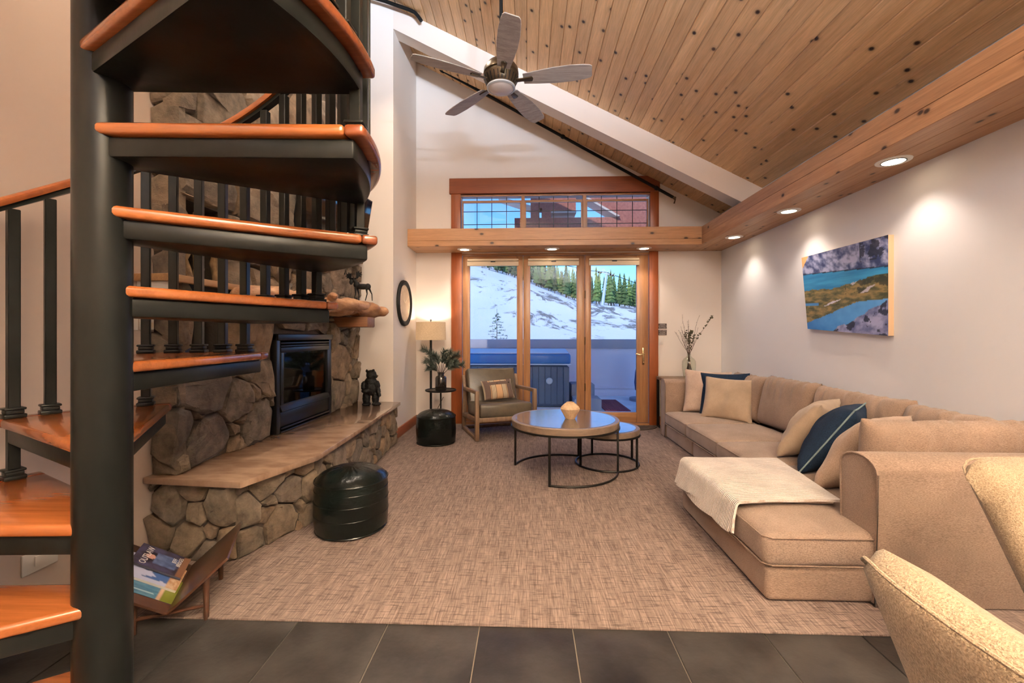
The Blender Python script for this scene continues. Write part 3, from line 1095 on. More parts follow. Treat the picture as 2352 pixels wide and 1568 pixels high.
for (pa, pb, r) in (((ix - 0.13, 2.88, 0.645), (ix - 0.10, 3.22, 0.655), 0.036), ((ix - 0.22, 2.95, 0.70), (ix - 0.12, 3.32, 0.715), 0.034), ((ix - 0.10, 2.86, 0.60), (ix - 0.20, 3.05, 0.72), 0.03)):
    pa, pb = Vector(pa), Vector(pb)
    pts = [pa.lerp(pb, t / 5) + Vector((0, 0, 0.006 * sin(t * 2.1))) for t in range(6)]
    MB().tube(pts, [r * (1 + 0.12 * sin(3 * t)) for t in range(6)], 9).build('log', M['log'], ins, smooth=True, angle=50)
gr = MB()
for y in (2.92, 3.0, 3.08, 3.16, 3.24):
    gr.box(ix - 0.06, ix - 0.045, y, y + 0.022, 0.56, 0.625)
gr.box(ix - 0.25, ix - 0.045, 2.90, 3.27, 0.56, 0.572)
gr.build('grate', M['log'], ins)

# driftwood mantel on a corbel
man = thing('driftwood_mantel', 'gnarled natural driftwood mantel shelf above the fireplace', 'mantel', (-1.5, 3.1, 1.25))
mb = MB()
for i in range(12):
    t = i / 11
    y = 2.33 + t * 1.55
    mb.ell((-1.53 + 0.03 * sin(i * 1.3), y, 1.285 + 0.012 * sin(i * 2.2)), (0.115 + 0.02 * sin(i * 1.9), 0.12, 0.06 + 0.014 * sin(i * 3.1)), 12, 8)
for (c, r, a) in (((-1.43, 2.75, 1.32), (0.07, 0.22, 0.045), 0.2), ((-1.40, 3.35, 1.31), (0.06, 0.28, 0.05), -0.15), ((-1.44, 3.83, 1.31), (0.10, 0.10, 0.055), 0.3), ((-1.37, 3.93, 1.285), (0.085, 0.055, 0.05), -0.3),
                  ((-1.40, 3.02, 1.345), (0.04, 0.10, 0.03), 0.5), ((-1.50, 3.72, 1.345), (0.11, 0.18, 0.028), 0.0)):
    mb.ell(c, r, 12, 8, Matrix.Rotation(a, 3, 'Z'))
remesh(mb, 'mantel_log', M['driftwood'], man, 0.014, 5, (0.010, 12))
MB().box(-1.70, -1.375, 3.62, 3.80, 1.135, 1.225).build('corbel', M['corbel'], man, bevel=0.012, seg=2)

# oak shelf with its box in the alcove
shf = thing('oak_shelf', 'pale oak shelf fixed across the dark alcove left of the fire', 'shelf', (-1.68, 2.08, 1.31))
MB().box(XL + 0.002, -1.605, 1.865, 2.33, 1.312, 1.345).build('board', M['oakshelf'], shf, bevel=0.003)
MB().box(XL + 0.002, -1.625, 1.89, 1.90, 1.25, 1.311).build('bracket', M['white'], shf)
MB().box(XL + 0.01, -1.63, 2.0, 2.315, 1.255, 1.311).build('drawer_box', M['black_matte'], shf, bevel=0.003)
for (x, y, h, tw, lab) in ((-1.70, 2.06, 0.30, 0.2, 'rough birch log standing on the oak shelf, left one'), (-1.685, 2.115, 0.34, -0.1, 'rough birch log standing on the oak shelf, middle one'),
                           (-1.68, 2.24, 0.31, 0.15, 'rough birch log standing on the oak shelf, right one')):
    pts = [(x + 0.012 * sin(k * 1.7 + tw * 9), y + tw * 0.05 * k / 6 + 0.006 * sin(k * 2.3), 1.346 + h * k / 6) for k in range(7)]
    t = MB().tube(pts, [0.026, 0.024, 0.021, 0.022, 0.025, 0.027, 0.02], 10).build('birch_log', M['birch'], None, smooth=True, angle=60)
    tag(t, lab, 'log', 'birch logs on the oak shelf')
# fireplace tools hanging in the lower alcove
tl = thing('fireplace_tool_set', 'black fireplace tool set in the lower alcove beside the fire', 'tool', (-1.80, 2.17, 0.945))
MB().lathe([(0.0, 0.0), (0.085, 0.0), (0.085, 0.012), (0.02, 0.02), (0.009, 0.03), (0.009, 0.27), (0.0, 0.28)], (-1.80, 2.17, 0.942), 20).build('stand', M['black_metal'], tl, smooth=True)
MB().prism([(2.085, 0.965), (2.15, 0.965), (2.135, 1.07), (2.10, 1.07)], -1.752, -1.742, 'x').build('shovel', M['black_metal'], tl)
MB().tube([(-1.745, 2.118, 1.06), (-1.745, 2.118, 1.235)], 0.006, 6).build('shovel_handle', M['black_metal'], tl)
MB().tube([(-1.745, 2.225, 0.965), (-1.745, 2.225, 1.20), (-1.74, 2.235, 1.215), (-1.73, 2.25, 1.20)], 0.006, 6).build('poker', M['black_metal'], tl)
MB().ell((-1.74, 2.225, 1.225), (0.014, 0.014, 0.02)).build('knob', M['brass'], tl, smooth=True)

# television over the mantel
tv = thing('television', 'black flat television tilted out from the stone above the mantel', 'television', (-1.55, 3.33, 1.95))
tvM = Matrix.Translation((-1.50, 3.33, 2.0)) @ Matrix.Rotation(R(-9), 4, 'Z') @ Matrix.Rotation(R(10), 4, 'Y')
MB().box(-0.03, 0.0, -0.45, 0.45, -0.265, 0.265).xf(tvM).build('casing', M['black'], tv, bevel=0.004)
MB().box(0.0, 0.002, -0.438, 0.438, -0.25, 0.253).xf(tvM).build('screen', M['tvscreen'], tv)
MB().box(-0.13, -0.03, -0.08, 0.08, -0.10, 0.10).xf(tvM).build('wall_arm', M['black_metal'], tv)

# ------------------------------------------------------------------ spiral stair
SCX, SCY, SR, RISE, STEP, A0 = -1.0937, 1.0606, 0.685, 0.199, 30.0, 3.2
st = thing('spiral_staircase', 'black steel spiral staircase with cherry treads and square balusters', 'staircase', (SCX, SCY, 0))
post = MB().lathe([(0.0, 0.0), (0.10, 0.0), (0.10, 0.012), (0.059, 0.012), (0.059, 3.9), (0.0, 3.9)], (SCX, SCY, 0.0), 40)
post.build('center_post', M['steel'], st, smooth=True)


def sp(a, r, z=0.0):
    return (SCX + r * cos(R(a)), SCY + r * sin(R(a)), z)


def tread_poly(a, inset, Rr):
    """outline of a tread whose lower edge points along a degrees"""
    d = 0.052 - inset
    lo = (cos(R(a)), sin(R(a)))
    hi = (cos(R(a + STEP)), sin(R(a + STEP)))
    nlo = (sin(R(a)), -cos(R(a)))
    nhi = (-sin(R(a + STEP)), cos(R(a + STEP)))
    ea = math.degrees(math.asin(d / Rr))
    pts = [(SCX + lo[0] * 0.015 + nlo[0] * d, SCY + lo[1] * 0.015 + nlo[1] * d)]
    n = 14
    for k in range(n + 1):
        aa = a - ea + (STEP + 2 * ea) * k / n
        pts.append(sp(aa, Rr)[:2])
    pts.append((SCX + hi[0] * 0.015 + nhi[0] * d, SCY + hi[1] * 0.015 + nhi[1] * d))
    return pts


def rail_top(a):
    return 1.544 + (150.4 + 2.1 - a) * 0.00745


shoe = MB()
shoe.box(-0.026, 0.026, -0.026, 0.026, 0.0, 0.013)
shoe.prism([(-0.021, -0.021), (0.021, -0.021), (0.021, 0.021), (-0.021, 0.021)], 0.013, 0.026, 'z')
shoe.box(-0.025, 0.025, -0.025, 0.025, 0.026, 0.034)
shoe_me = shoe.mesh('shoe', M['steel'], bevel=0.003)
for k in range(1, 13):
    a = (8 - k) * STEP + A0
    z = k * RISE
    wood = MB().prism(tread_poly(a, 0.0, SR - 0.05), z - 0.030, z, 'z')
    to = wood.build('tread', M['tread'], st, bevel=0.010, seg=3)
    # darker edge band along the outer arc
    d = 0.052
    ea0, ea1 = math.degrees(math.asin(d / (SR - 0.05))), math.degrees(math.asin(d / SR))
    n = 16
    outer = [sp(a - ea1 + (STEP + 2 * ea1) * q / n, SR)[:2] for q in range(n + 1)]
    inner = [sp(a - ea0 + (STEP + 2 * ea0) * q / n, SR - 0.0498)[:2] for q in range(n, -1, -1)]
    MB().prism(outer + inner, z - 0.0302, z + 0.0002, 'z').build('edge_band', M['band'], to, bevel=0.009, seg=3)
    MB().prism(tread_poly(a, 0.016, SR - 0.03), z - 0.082, z - 0.031, 'z').build('tread_pan', M['steel'], to, bevel=0.007, seg=2)
    for j in range(4):
        ba = a + 2.0 + 7.5 * j
        zt = rail_top(ba) - 0.05
        p = sp(ba, 0.64)
        if zt - z < 0.25:
            continue
        me = MB().box(-0.014, 0.014, -0.014, 0.014, z, zt).mesh('baluster', M['steel'], bevel=0.002, seg=1)
        bo = link('baluster', me, st, (p[0], p[1], 0), (0, 0, R(ba)))
        s = bpy.data.objects.new('shoe', shoe_me)
        COL.objects.link(s)
        s.parent = bo
        s.location = (0, 0, z)
        if j == 0 and k < 12:      # this one runs up through the tread above
            s = bpy.data.objects.new('shoe', shoe_me)
            COL.objects.link(s)
            s.parent = bo
            s.location = (0, 0, z + RISE)


def sweep(sec, angs, zf, r0=0.64):
    mb = MB()
    n = len(sec)
    vs = []
    for a in angs:
        for (dr, dz) in sec:
            vs.append(sp(a, r0 + dr, zf(a) + dz))
    fs = []
    for i in range(len(angs) - 1):
        for q in range(n):
            fs.append((i * n + q, i * n + (q + 1) % n, (i + 1) * n + (q + 1) % n, (i + 1) * n + q))
    fs += [tuple(range(n)), tuple(range((len(angs) - 1) * n, len(angs) * n))]
    return mb.add(vs, fs)


angs = [205 - 4 * i for i in range(0, 66)]
sec = [(-0.026, -0.030), (0.026, -0.030), (0.030, -0.020), (0.030, -0.010), (0.020, 0.0), (-0.020, 0.0), (-0.030, -0.010), (-0.030, -0.020)]
hr = sweep(sec, angs, rail_top).build('handrail', M['rail'], st, smooth=True, angle=50)
sweep([(-0.014, -0.046), (0.014, -0.046), (0.014, -0.0305), (-0.014, -0.0305)], angs, rail_top).build('rail_strip', M['steel'], hr)

# ------------------------------------------------------------------ sofa
sofa = thing('sectional_sofa', 'large beige L-shaped sectional sofa with a chaise end', 'sofa', (1.8, 3.0, 0.008))
SZB, SZT = 0.148, 0.278


def cushion(x0, x1, y0, y1, z0, z1, crown=0.02, bev=0.035, name='seat_cushion', mat=None, seed=0, wr=0.004):
    mb = MB()
    n = 10
    # top sheet with a crown, flat bottom, softly rounded edges
    bm = bmesh.new()
    bmesh.ops.create_cube(bm, size=1.0)
    for v in bm.verts:
        v.co = Vector((x0 + (v.co.x + 0.5) * (x1 - x0), y0 + (v.co.y + 0.5) * (y1 - y0), z0 + (v.co.z + 0.5) * (z1 - z0)))
    bmesh.ops.bevel(bm, geom=list(bm.edges), offset=bev, segments=3, profile=0.55, affect='EDGES')
    bmesh.ops.subdivide_edges(bm, edges=[e for e in bm.edges if e.calc_length() > 0.12], cuts=7, use_grid_fill=True)
    cx, cy, cz = (x0 + x1) / 2, (y0 + y1) / 2, (z0 + z1) / 2
    for v in bm.verts:
        u = 2 * (v.co.x - cx) / (x1 - x0)
        w = 2 * (v.co.y - cy) / (y1 - y0)
        h = 2 * (v.co.z - cz) / (z1 - z0)
        if h > 0.2:
            v.co.z += crown * max(0, (1 - u * u)) ** 0.7 * max(0, (1 - w * w)) ** 0.7 * h
        f = wr * noise.noise(Vector((v.co.x * 9 + seed, v.co.y * 9, v.co.z * 9)))
        v.co += Vector((f if abs(u) > 0.9 else 0, f if abs(w) > 0.9 else 0, f))
        sx = 0.008 * (1 - h * h) if abs(u) > 0.9 else 0
        v.co.x += sx * (1 if u > 0 else -1)
        sy = 0.008 * (1 - h * h) if abs(w) > 0.9 else 0
        v.co.y += sy * (1 if w > 0 else -1)
    bmesh.ops.recalc_face_normals(bm, faces=bm.faces)
    me = bpy.data.meshes.new(name)
    bm.to_mesh(me)
    bm.free()
    me.polygons.foreach_set('use_smooth', [True] * len(me.polygons))
    me.materials.append(mat or M['sofa_seat'])
    return me


def seam(pts, parent, r=0.0035):
    return MB().tube(pts, r, 6, True).build('piping', M['sofa'], parent, smooth=True)


# bases
for (x0, x1, y0, y1) in ((1.432, 2.20, 3.775, 4.47), (1.432, 2.20, 2.66, 3.765), (0.945, 1.362, 1.725, 2.652), (1.366, 2.20, 1.90, 2.652)):
    MB().box(x0, x1, y0, y1, 0.012, SZB - 0.006).build('base', M['sofa'], sofa, bevel=0.018, seg=3)
# seats
for i, (x0, x1, y0, y1) in enumerate(((1.415, 2.06, 3.862, 4.455), (1.41, 2.06, 3.228, 3.856), (1.40, 2.06, 2.665, 3.222), (0.94, 1.50, 1.722, 2.658), (1.505, 2.06, 1.93, 2.658))):
    so = link('seat_cushion', cushion(x0, x1, y0, y1, SZB, SZT, 0.024, 0.03, seed=i * 3.7), sofa)
    for z in (SZT - 0.012, SZB + 0.010):
        e = 0.006
        seam([(x0 + 0.02, y0 - e, z), (x1 - 0.02, y0 - e, z), (x1 + e, y0 + 0.02, z), (x1 + e, y1 - 0.02, z), (x1 - 0.02, y1 + e, z), (x0 + 0.02, y1 + e, z), (x0 - e, y1 - 0.02, z), (x0 - e, y0 + 0.02, z)], so, 0.0028)


def arm_profile(w, h, n=10):
    """rounded-top slab outline in (across, up)"""
    r = w / 2
    pts = [(0.004, 0.012), (w - 0.004, 0.012)]
    for k in range(n + 1):
        a = pi * k / n
        pts.append((r + (r + 0.006) * cos(a), h - r * 0.62 + r * 0.62 * sin(a)))
    return pts


# far arm and near back, both round-topped slabs running along x
for (ya, yw, x0, x1, h, nm) in ((4.475, 0.145, 1.425, 2.24, 0.607, 'arm'), (1.70, 0.19, 1.352, 2.24, 0.585, 'back_rest')):
    prof = [(ya + p, q) for (p, q) in arm_profile(yw, h)]
    ao = MB().prism(prof, x0, x1, 'x').build(nm, M['sofa'], sofa, bevel=0.004, seg=2, angle=40)
    pr = [(x0 - 0.002, ya + p, q) for (p, q) in arm_profile(yw - 0.006, h - 0.003)]
    pr = [(p[0], p[1] + 0.003, p[2]) for p in pr]
    seam(pr, ao, 0.0045)
# low back along the wall
MB().box(2.19, 2.25, 1.72, 4.62, 0.012, 0.50).build('back_rest', M['sofa'], sofa, bevel=0.03, seg=3)


def back_cushion(w, h, t, seed):
    """plump loose back cushion, x along its width, y up, z out; ruched along the top"""
    mb = MB()
    nu, nv = 64, 22
    def side(sgn):
        def f(u, v):
            a, b = 2 * u - 1, 2 * v - 1
            x = w / 2 * a * (1 - 0.035 * (1 - b * b))
            y = h / 2 * b * (1 - 0.03 * (1 - a * a))
            env = (max(0, 1 - abs(a) ** 5) * max(0, 1 - abs(b) ** 4)) ** 0.42
            wr = 0.022 * noise.noise(Vector((x * 24 + y * 6 + seed, y * 4, seed))) * max(0, b + 0.15) ** 1.3
            wr += 0.006 * noise.noise(Vector((x * 7 + seed, y * 7, seed * 2)))
            return (x, y + 0.4 * wr, sgn * (t / 2 * env) + wr * env)
        return f
    mb.grid(side(1), nu, nv)
    mb.grid(side(-1), nu, nv)
    return mb


BACKS = [((2.105, 4.16, 0.485), 0.60, 0.42), ((2.105, 3.53, 0.500), 0.66, 0.43), ((2.105, 2.82, 0.495), 0.76, 0.42), ((2.105, 2.20, 0.490), 0.54, 0.40)]
for i, (c, w, h) in enumerate(BACKS):
    mb = back_cushion(w, h, 0.19, i * 5.1).xf(frame_matrix(c, (-0.97, 0, 0.22)))
    mb.build('back_cushion', M['sofa'], sofa, smooth=True, angle=80, weld=True)
mb = back_cushion(0.80, 0.415, 0.15, 31.0).xf(frame_matrix((1.865, 1.955, 0.492), (0, 0.985, 0.12)))
mb.build('back_cushion', M['sofa'], sofa, smooth=True, angle=80, weld=True)


# ------------------------------------------------------------------ throw pillows
def pillow_mb(w, h, t, seed, n=28, wr=0.008, pinch=0.07):
    mb = MB()
    def side(sgn):
        def f(u, v):
            a, b = 2 * u - 1, 2 * v - 1
            x = w / 2 * a * (1 - pinch * (1 - b * b))
            y = h / 2 * b * (1 - pinch * (1 - a * a))
            env = (max(0, 1 - a * a) * max(0, 1 - b * b)) ** 0.48
            k = wr * (1.2 * noise.noise(Vector((x * 9 + y * 5 + seed, y * 9, seed))) + 0.9 * noise.noise(Vector((x * 22 + seed, y * 8 - x * 6, seed))))
            return (x, y, sgn * t / 2 * env + k * min(1, env * 2.2))
        return f
    mb.grid(side(1), n, n)
    mb.grid(side(-1), n, n)
    return mb


def pillow(label, mat, c, n, w=0.42, h=0.42, t=0.15, roll=0.0, seed=1.0, piping=None, wr=0.008, group='throw pillows on the sectional sofa'):
    Mx = frame_matrix(c, n, roll)
    o = pillow_mb(w, h, t, seed, wr=wr).xf(Mx).build('throw_pillow', mat, None, smooth=True, angle=80, weld=True)
    tag(o, label, 'pillow', group)
    if piping:
        pts = []
        m = 10
        for (x0, y0, x1, y1) in ((-1, -1, 1, -1), (1, -1, 1, 1), (1, 1, -1, 1), (-1, 1, -1, -1)):
            for k in range(m):
                a, b = x0 + (x1 - x0) * k / m, y0 + (y1 - y0) * k / m
                pts.append(Mx @ Vector((w / 2 * a * (1 - 0.07 * (1 - b * b)), h / 2 * b * (1 - 0.07 * (1 - a * a)), 0)))
        MB().tube(pts, 0.0045, 6, True).build('piping', piping, o, smooth=True)
    return o


M['pipe_grey'] = P('pipe_grey', (120, 138, 140), 0.8)
pillow('pale oatmeal throw pillow leaning on the far sofa arm', M['pil_pink'], (1.80, 4.345, 0.500), (-0.28, -0.9, 0.32), 0.44, 0.44, 0.13, R(-3), 2.2)
pillow('navy denim throw pillow squeezed between two tan pillows at the far arm', M['pil_navy'], (1.90, 4.20, 0.490), (-0.5, -0.78, 0.35), 0.44, 0.44, 0.13, R(2), 5.2)
pillow('smooth tan throw pillow in front of the navy one on the second seat', M['pil_tan'], (1.865, 4.05, 0.472), (-0.50, -0.76, 0.38), 0.43, 0.41, 0.14, R(-2), 8.7)
pillow('smooth tan throw pillow farthest of the three near the corner', M['pil_tan'], (1.80, 2.80, 0.475), (-0.56, 0.62, 0.55), 0.43, 0.43, 0.19, R(0), 12.1, wr=0.012)
pillow('navy denim throw pillow with grey piping in the sofa corner', M['pil_navy'], (1.76, 2.53, 0.475), (-0.60, 0.58, 0.54), 0.46, 0.46, 0.21, R(2), 15.4, piping=M['pipe_grey'])
pillow('taupe throw pillow against the near back cushion of the sofa', M['pil_taupe'], (1.70, 2.23, 0.470), (-0.40, 0.76, 0.50), 0.46, 0.44, 0.19, R(0), 19.8)

# ------------------------------------------------------------------ knitted throw over the chaise
def throw_layer(x_right, ya, yb, zlow, lift, seed, name_mat):
    L0 = 0.105          # hanging part
    xe = 0.918
    path_len = L0 + 0.05 + (x_right - xe - 0.03)
    def f(u, v):
        s = u * path_len
        y = ya + (yb - ya) * v
        slant = (0.095 * v) if s > 0.2 else 0.0
        hang = zlow + (0.02 * (1 - v)) + 0.012 * sin(v * 7 + seed)
        ztop = 0.300 + lift
        if s < L0:
            t = s / L0
            x = xe - 0.028 * (1 - t) + 0.004 * sin(v * 9 + seed) * (1 - t)
            z = hang + (ztop - 0.035 - hang) * t
        elif s < L0 + 0.05:
            t = (s - L0) / 0.05 * pi / 2
            x = xe + 0.035 * (1 - cos(t))
            z = ztop - 0.035 + 0.035 * sin(t)
        else:
            q = (s - L0 - 0.05) / (path_len - L0 - 0.05)
            x = xe + 0.035 + q * (x_right + slant - xe - 0.035)
            z = ztop + 0.012 * sin(pi * min(1, q)) * sin(pi * v) + 0.004 * noise.noise(Vector((x * 8, y * 8, seed)))
        y += 0.010 * noise.noise(Vector((u * 5, seed, v))) - (0.05 * (1 - u) ** 3 * (1 if v < 0.5 else 0) * (1 - 2 * v))
        return (x, y, z)
    mb = MB().grid(f, 46, 26)
    top = list(mb.v)
    th = 0.011
    bm = bmesh.new()
    me = bpy.data.meshes.new('throw')
    me.from_pydata(mb.v, [], mb.f)
    bm.from_mesh(me)
    bmesh.ops.recalc_face_normals(bm, faces=bm.faces)
    bmesh.ops.solidify(bm, geom=list(bm.faces), thickness=th)
    bmesh.ops.recalc_face_normals(bm, faces=bm.faces)
    bm.to_mesh(me)
    bm.free()
    me.polygons.foreach_set('use_smooth', [True] * len(me.polygons))
    me.set_sharp_from_angle(angle=R(60))
    me.materials.append(name_mat)
    return me


th = thing('knit_throw', 'cream waffle-knit throw folded over the sofa chaise', 'blanket', (1.15, 2.3, 0.31))
link('upper_fold', throw_layer(1.40, 1.955, 2.615, 0.168, 0.030, 1.0, M['throw']), th)
link('lower_fold', throw_layer(1.385, 1.985, 2.60, 0.180, 0.014, 4.0, M['throw']), th)

# ------------------------------------------------------------------ coffee tables
def round_table(label, cx, cy, r, h, angs_ring, leg_angs, rr, thick=0.055):
    t = thing('coffee_table', label, 'table', (cx, cy, 0.008), 'nesting round coffee tables')
    top = MB().lathe([(0.0, h - thick + 0.004), (r - 0.01, h - thick + 0.004), (r - 0.004, h - thick + 0.006), (r - 0.001, h - 0.006), (r - 0.006, h - 0.0005), (r - 0.03, h - 0.001), (r - 0.031, h - 0.0022), (0.0, h - 0.0022)], (cx, cy, 0), 64)
    tp = top.build('table_rim', M['tablerim'], t, smooth=True, angle=30)
    MB().lathe([(0.0, h - 0.0022), (r - 0.034, h - 0.0022), (r - 0.034, h), (0.0, h)], (cx, cy, 0), 64).build('table_top', M['tabletop'], t, smooth=True, angle=30)
    MB().lathe([(r - 0.012, h - thick - 0.008), (r + 0.003, h - thick - 0.008), (r + 0.003, h - thick + 0.004), (r - 0.012, h - thick + 0.004), (r - 0.012, h - thick - 0.008)], (cx, cy, 0), 64).build('rim_band', M['black_metal'], t, smooth=True, angle=30)
    for a in leg_angs:
        p = Vector((cx + rr * cos(R(a)), cy + rr * sin(R(a)), 0))
        MB().bar(p + Vector((0, 0, 0.009)), p + Vector((0, 0, h - thick - 0.008)), 0.016, 0.016, (cos(R(a)), sin(R(a)), 0)).build('leg', M['black_metal'], t, bevel=0.002)
    for (a0, a1) in angs_ring:
        full = abs(a1 - a0) >= 359
        n = 40
        pts = [(cx + rr * cos(R(a0 + (a1 - a0) * k / n)), cy + rr * sin(R(a0 + (a1 - a0) * k / n)), 0.017) for k in range(n if full else n + 1)]
        MB().tube(pts, 0.008, 8, full).build('base_rail', M['black_metal'], t, smooth=True)
    return t


round_table('large round plank coffee table with black half-ring legs', 0.291, 3.364, 0.42, 0.418, ((-110, -10), (68, 165)), (165, 250, -10, 68), 0.405)
round_table('smaller round coffee table tucked under the larger one', 0.655, 3.555, 0.265, 0.312, ((0, 360),), (110, 205, -35, 25), 0.255, 0.05)
vz = MB()
prof = [(0.0, 0.0), (0.036, 0.0), (0.038, 0.004), (0.05, 0.03), (0.068, 0.062), (0.072, 0.078), (0.066, 0.092), (0.046, 0.112), (0.032, 0.122), (0.030, 0.127), (0.025, 0.125), (0.022, 0.112), (0.0, 0.10)]
n, m = 72, len(prof)
for k in range(n):
    a = 2 * pi * k / n
    for i, (r, z) in enumerate(prof):
        rr = r * (1 + (0.035 if (k % 2 == 0 and 1 < i < 9) else 0))
        vz.v.append((0.33 + rr * cos(a), 3.33 + rr * sin(a), 0.4185 + z))
for k in range(n):
    k2 = (k + 1) % n
    for i in range(m - 1):
        vz.f.append((k * m + i, k2 * m + i, k2 * m + i + 1, k * m + i + 1))
tag(vz.build('bud_vase', M['rattan'], None, smooth=True, angle=20), 'small ribbed cream ceramic vase on the large coffee table', 'vase')

# ------------------------------------------------------------------ leather poufs
def pouf(label, cx, cy, r, hs, ht, seams, group='leather poufs'):
    t = thing('leather_pouf', label, 'pouf', (cx, cy, 0.008), group)
    z0 = 0.008
    mb = MB()
    prof = [(0.0, 0.0), (r * 0.9, 0.0), (r * 0.97, 0.008)]
    for k in range(1, 9):
        q = k / 8
        prof.append((r * (0.985 + 0.03 * sin(pi * q)) , 0.008 + (hs - 0.014) * q))
    prof += [(r * 0.985, hs)]
    b = MB().lathe(prof + [(0.0, hs)], (cx, cy, z0), 48)
    b.v = [(p[0] + 0.003 * noise.noise(Vector((p[0] * 14, p[1] * 14, p[2] * 14))), p[1] + 0.003 * noise.noise(Vector((p[0] * 14 + 9, p[1] * 14, p[2] * 14))), p[2]) for p in b.v]
    b.build('side', M['leather_g'], t, smooth=True, angle=50)
    top = MB()
    nr, na = 12, 72
    def f(u, v):
        a = 2 * pi * u
        q = v
        rr = r * 0.985 * q
        env = (1 - q ** 2.4)
        z = hs + (ht - hs) * env ** 0.7 + 0.006 * (q ** 2) * (1 - q) * 4 * noise.noise(Vector((cos(a) * 9, sin(a) * 9, q * 1.5 + cx)))
        return (cx + rr * cos(a), cy + rr * sin(a), z0 + z)
    top.grid(f, na, nr)
    top.build('top', M['leather_g'], t, smooth=True, angle=70, weld=True)
    ring = lambda z, rr: [(cx + rr * cos(2 * pi * k / 40), cy + rr * sin(2 * pi * k / 40), z) for k in range(40)]
    MB().tube(ring(z0 + hs, r * 0.99), 0.005, 6, True).build('piping', M['leather_g'], t, smooth=True)
    MB().tube(ring(z0 + 0.012, r * 0.965), 0.005, 6, True).build('piping', M['leather_g'], t, smooth=True)
    if seams:
        for q in (0.36, 0.62, 0.84):
            MB().tube(ring(z0 + hs * q, r * (0.990 + 0.028 * sin(pi * q))), 0.0014, 6, True).build('seam', M['leather_g'], t, smooth=True)
    return t


pouf('large dark green leather pouf with stitched bands beside the hearth', -0.972, 2.325, 0.192, 0.272, 0.338, True)
pouf('smaller dark green leather pouf in front of the floor lamp', -0.905, 4.19, 0.192, 0.262, 0.325, False)

# ------------------------------------------------------------------ lounge chair (local axes: faces -y)
ac = thing('lounge_chair', 'low leather armchair with a weathered oak open frame', 'chair', (0, 0, 0))
aw, ad = 0.31, 0.62
for s in (-1, 1):
    x = s * aw
    fr = MB()
    path = [(x, -0.02, 0.0), (x, -0.02, 0.50)]
    fr.box(x - 0.02, x + 0.02, -0.035, 0.012, 0.0, 0.50)
    fr.bar((x, -0.03, 0.484), (x, ad - 0.06, 0.462), 0.04, 0.034)
    fr.bar((x, 0.0, 0.018), (x, ad, 0.018), 0.04, 0.036)
    fr.bar((x, ad - 0.02, 0.0), (x, ad - 0.075, 0.48), 0.04, 0.042, (0, 1, 0))
    fr.bar((x, ad - 0.075, 0.46), (x, ad - 0.005, 0.60), 0.036, 0.036, (0, 1, 0))
    fr.bar((x, 0.0, 0.205), (x, ad - 0.05, 0.165), 0.036, 0.045)
    fr.build('side_frame', M['ashwood'], ac, bevel=0.006, seg=2)
MB().bar((-aw, -0.01, 0.205), (aw, -0.01, 0.205), 0.034, 0.045).build('front_rail', M['ashwood'], ac, bevel=0.005)
MB().bar((-aw, ad - 0.06, 0.165), (aw, ad - 0.06, 0.165), 0.034, 0.045).build('rear_rail', M['ashwood'], ac, bevel=0.005)
MB().bar((-aw, ad - 0.02, 0.018), (aw, ad - 0.02, 0.018), 0.034, 0.03).build('floor_rail', M['ashwood'], ac, bevel=0.004)
sc_ = MB().box(-0.285, 0.285, -0.03, 0.52, 0.0, 0.145)
Mx = Matrix.Translation((0, 0, 0.215)) @ Matrix.Rotation(R(-4), 4, 'X')
sc_.xf(Mx).build('seat_cushion', M['leather_o'], ac, bevel=0.03, seg=4)
bc_ = MB().box(-0.285, 0.285, 0.0, 0.115, 0.0, 0.42)
Mx = Matrix.Translation((0, 0.44, 0.285)) @ Matrix.Rotation(R(-17), 4, 'X')
bc_.xf(Mx).build('back_cushion', M['leather_o'], ac, bevel=0.03, seg=4)
cpv = Vector((-0.222, 4.375, 0.008))
CHR = math.atan2(0.225, 0.59)
ac.location = cpv
ac.rotation_euler = (0, 0, CHR)

# plaid lumbar pillow on the chair
def plaid(u, v):
    # u across, v up
    if 0.22 < u < 0.78 and v < 0.66 or (0.2 < u < 0.8 and v > 0.88):
        q = (u - 0.22) / 0.56
        for c, w in ((0.06, 0.02), (0.14, 0.012), (0.20, 0.02), (0.30, 0.012), (0.70, 0.012), (0.80, 0.02), (0.86, 0.012), (0.94, 0.02)):
            if abs(q - c) < w:
                return (60, 50, 46)
        for c, w in ((0.10, 0.02), (0.17, 0.012), (0.25, 0.02), (0.75, 0.02), (0.83, 0.012), (0.90, 0.02)):
            if abs(q - c) < w:
                return (224, 206, 176)
        return (186, 150, 116)
    e = min(u, 1 - u)
    if e < 0.025:
        return (150, 136, 116)
    return (92, 76, 70)


pw, ph, pt = 0.35, 0.225, 0.11
Mw = Matrix.Translation(cpv) @ Matrix.Rotation(CHR, 4, 'Z') @ frame_matrix((0.005, 0.31, 0.465), (0.02, -0.86, 0.5), R(3))
mbp = pillow_mb(pw, ph, pt, 40.0, 44, 0.003, 0.05)
nv_ = 45
colors = [plaid(i / 44, j / 44) for _s in range(2) for j in range(45) for i in range(45)]
mep = bpy.data.meshes.new('lumbar_pillow')
mbp.xf(Mw)
mep.from_pydata(mbp.v, [], mbp.f)
at = mep.color_attributes.new('Col', 'FLOAT_COLOR', 'POINT')
for k, c in enumerate(colors):
    at.data[k].color = rgba(c)
mep.polygons.foreach_set('use_smooth', [True] * len(mep.polygons))
M['plaid'] = VCOL('plaid_cloth', 0.9, 0.2)
mep.materials.append(M['plaid'])
lp = tag(link('lumbar_pillow', mep), 'brown plaid lumbar pillow with two buttons on the lounge chair', 'pillow')
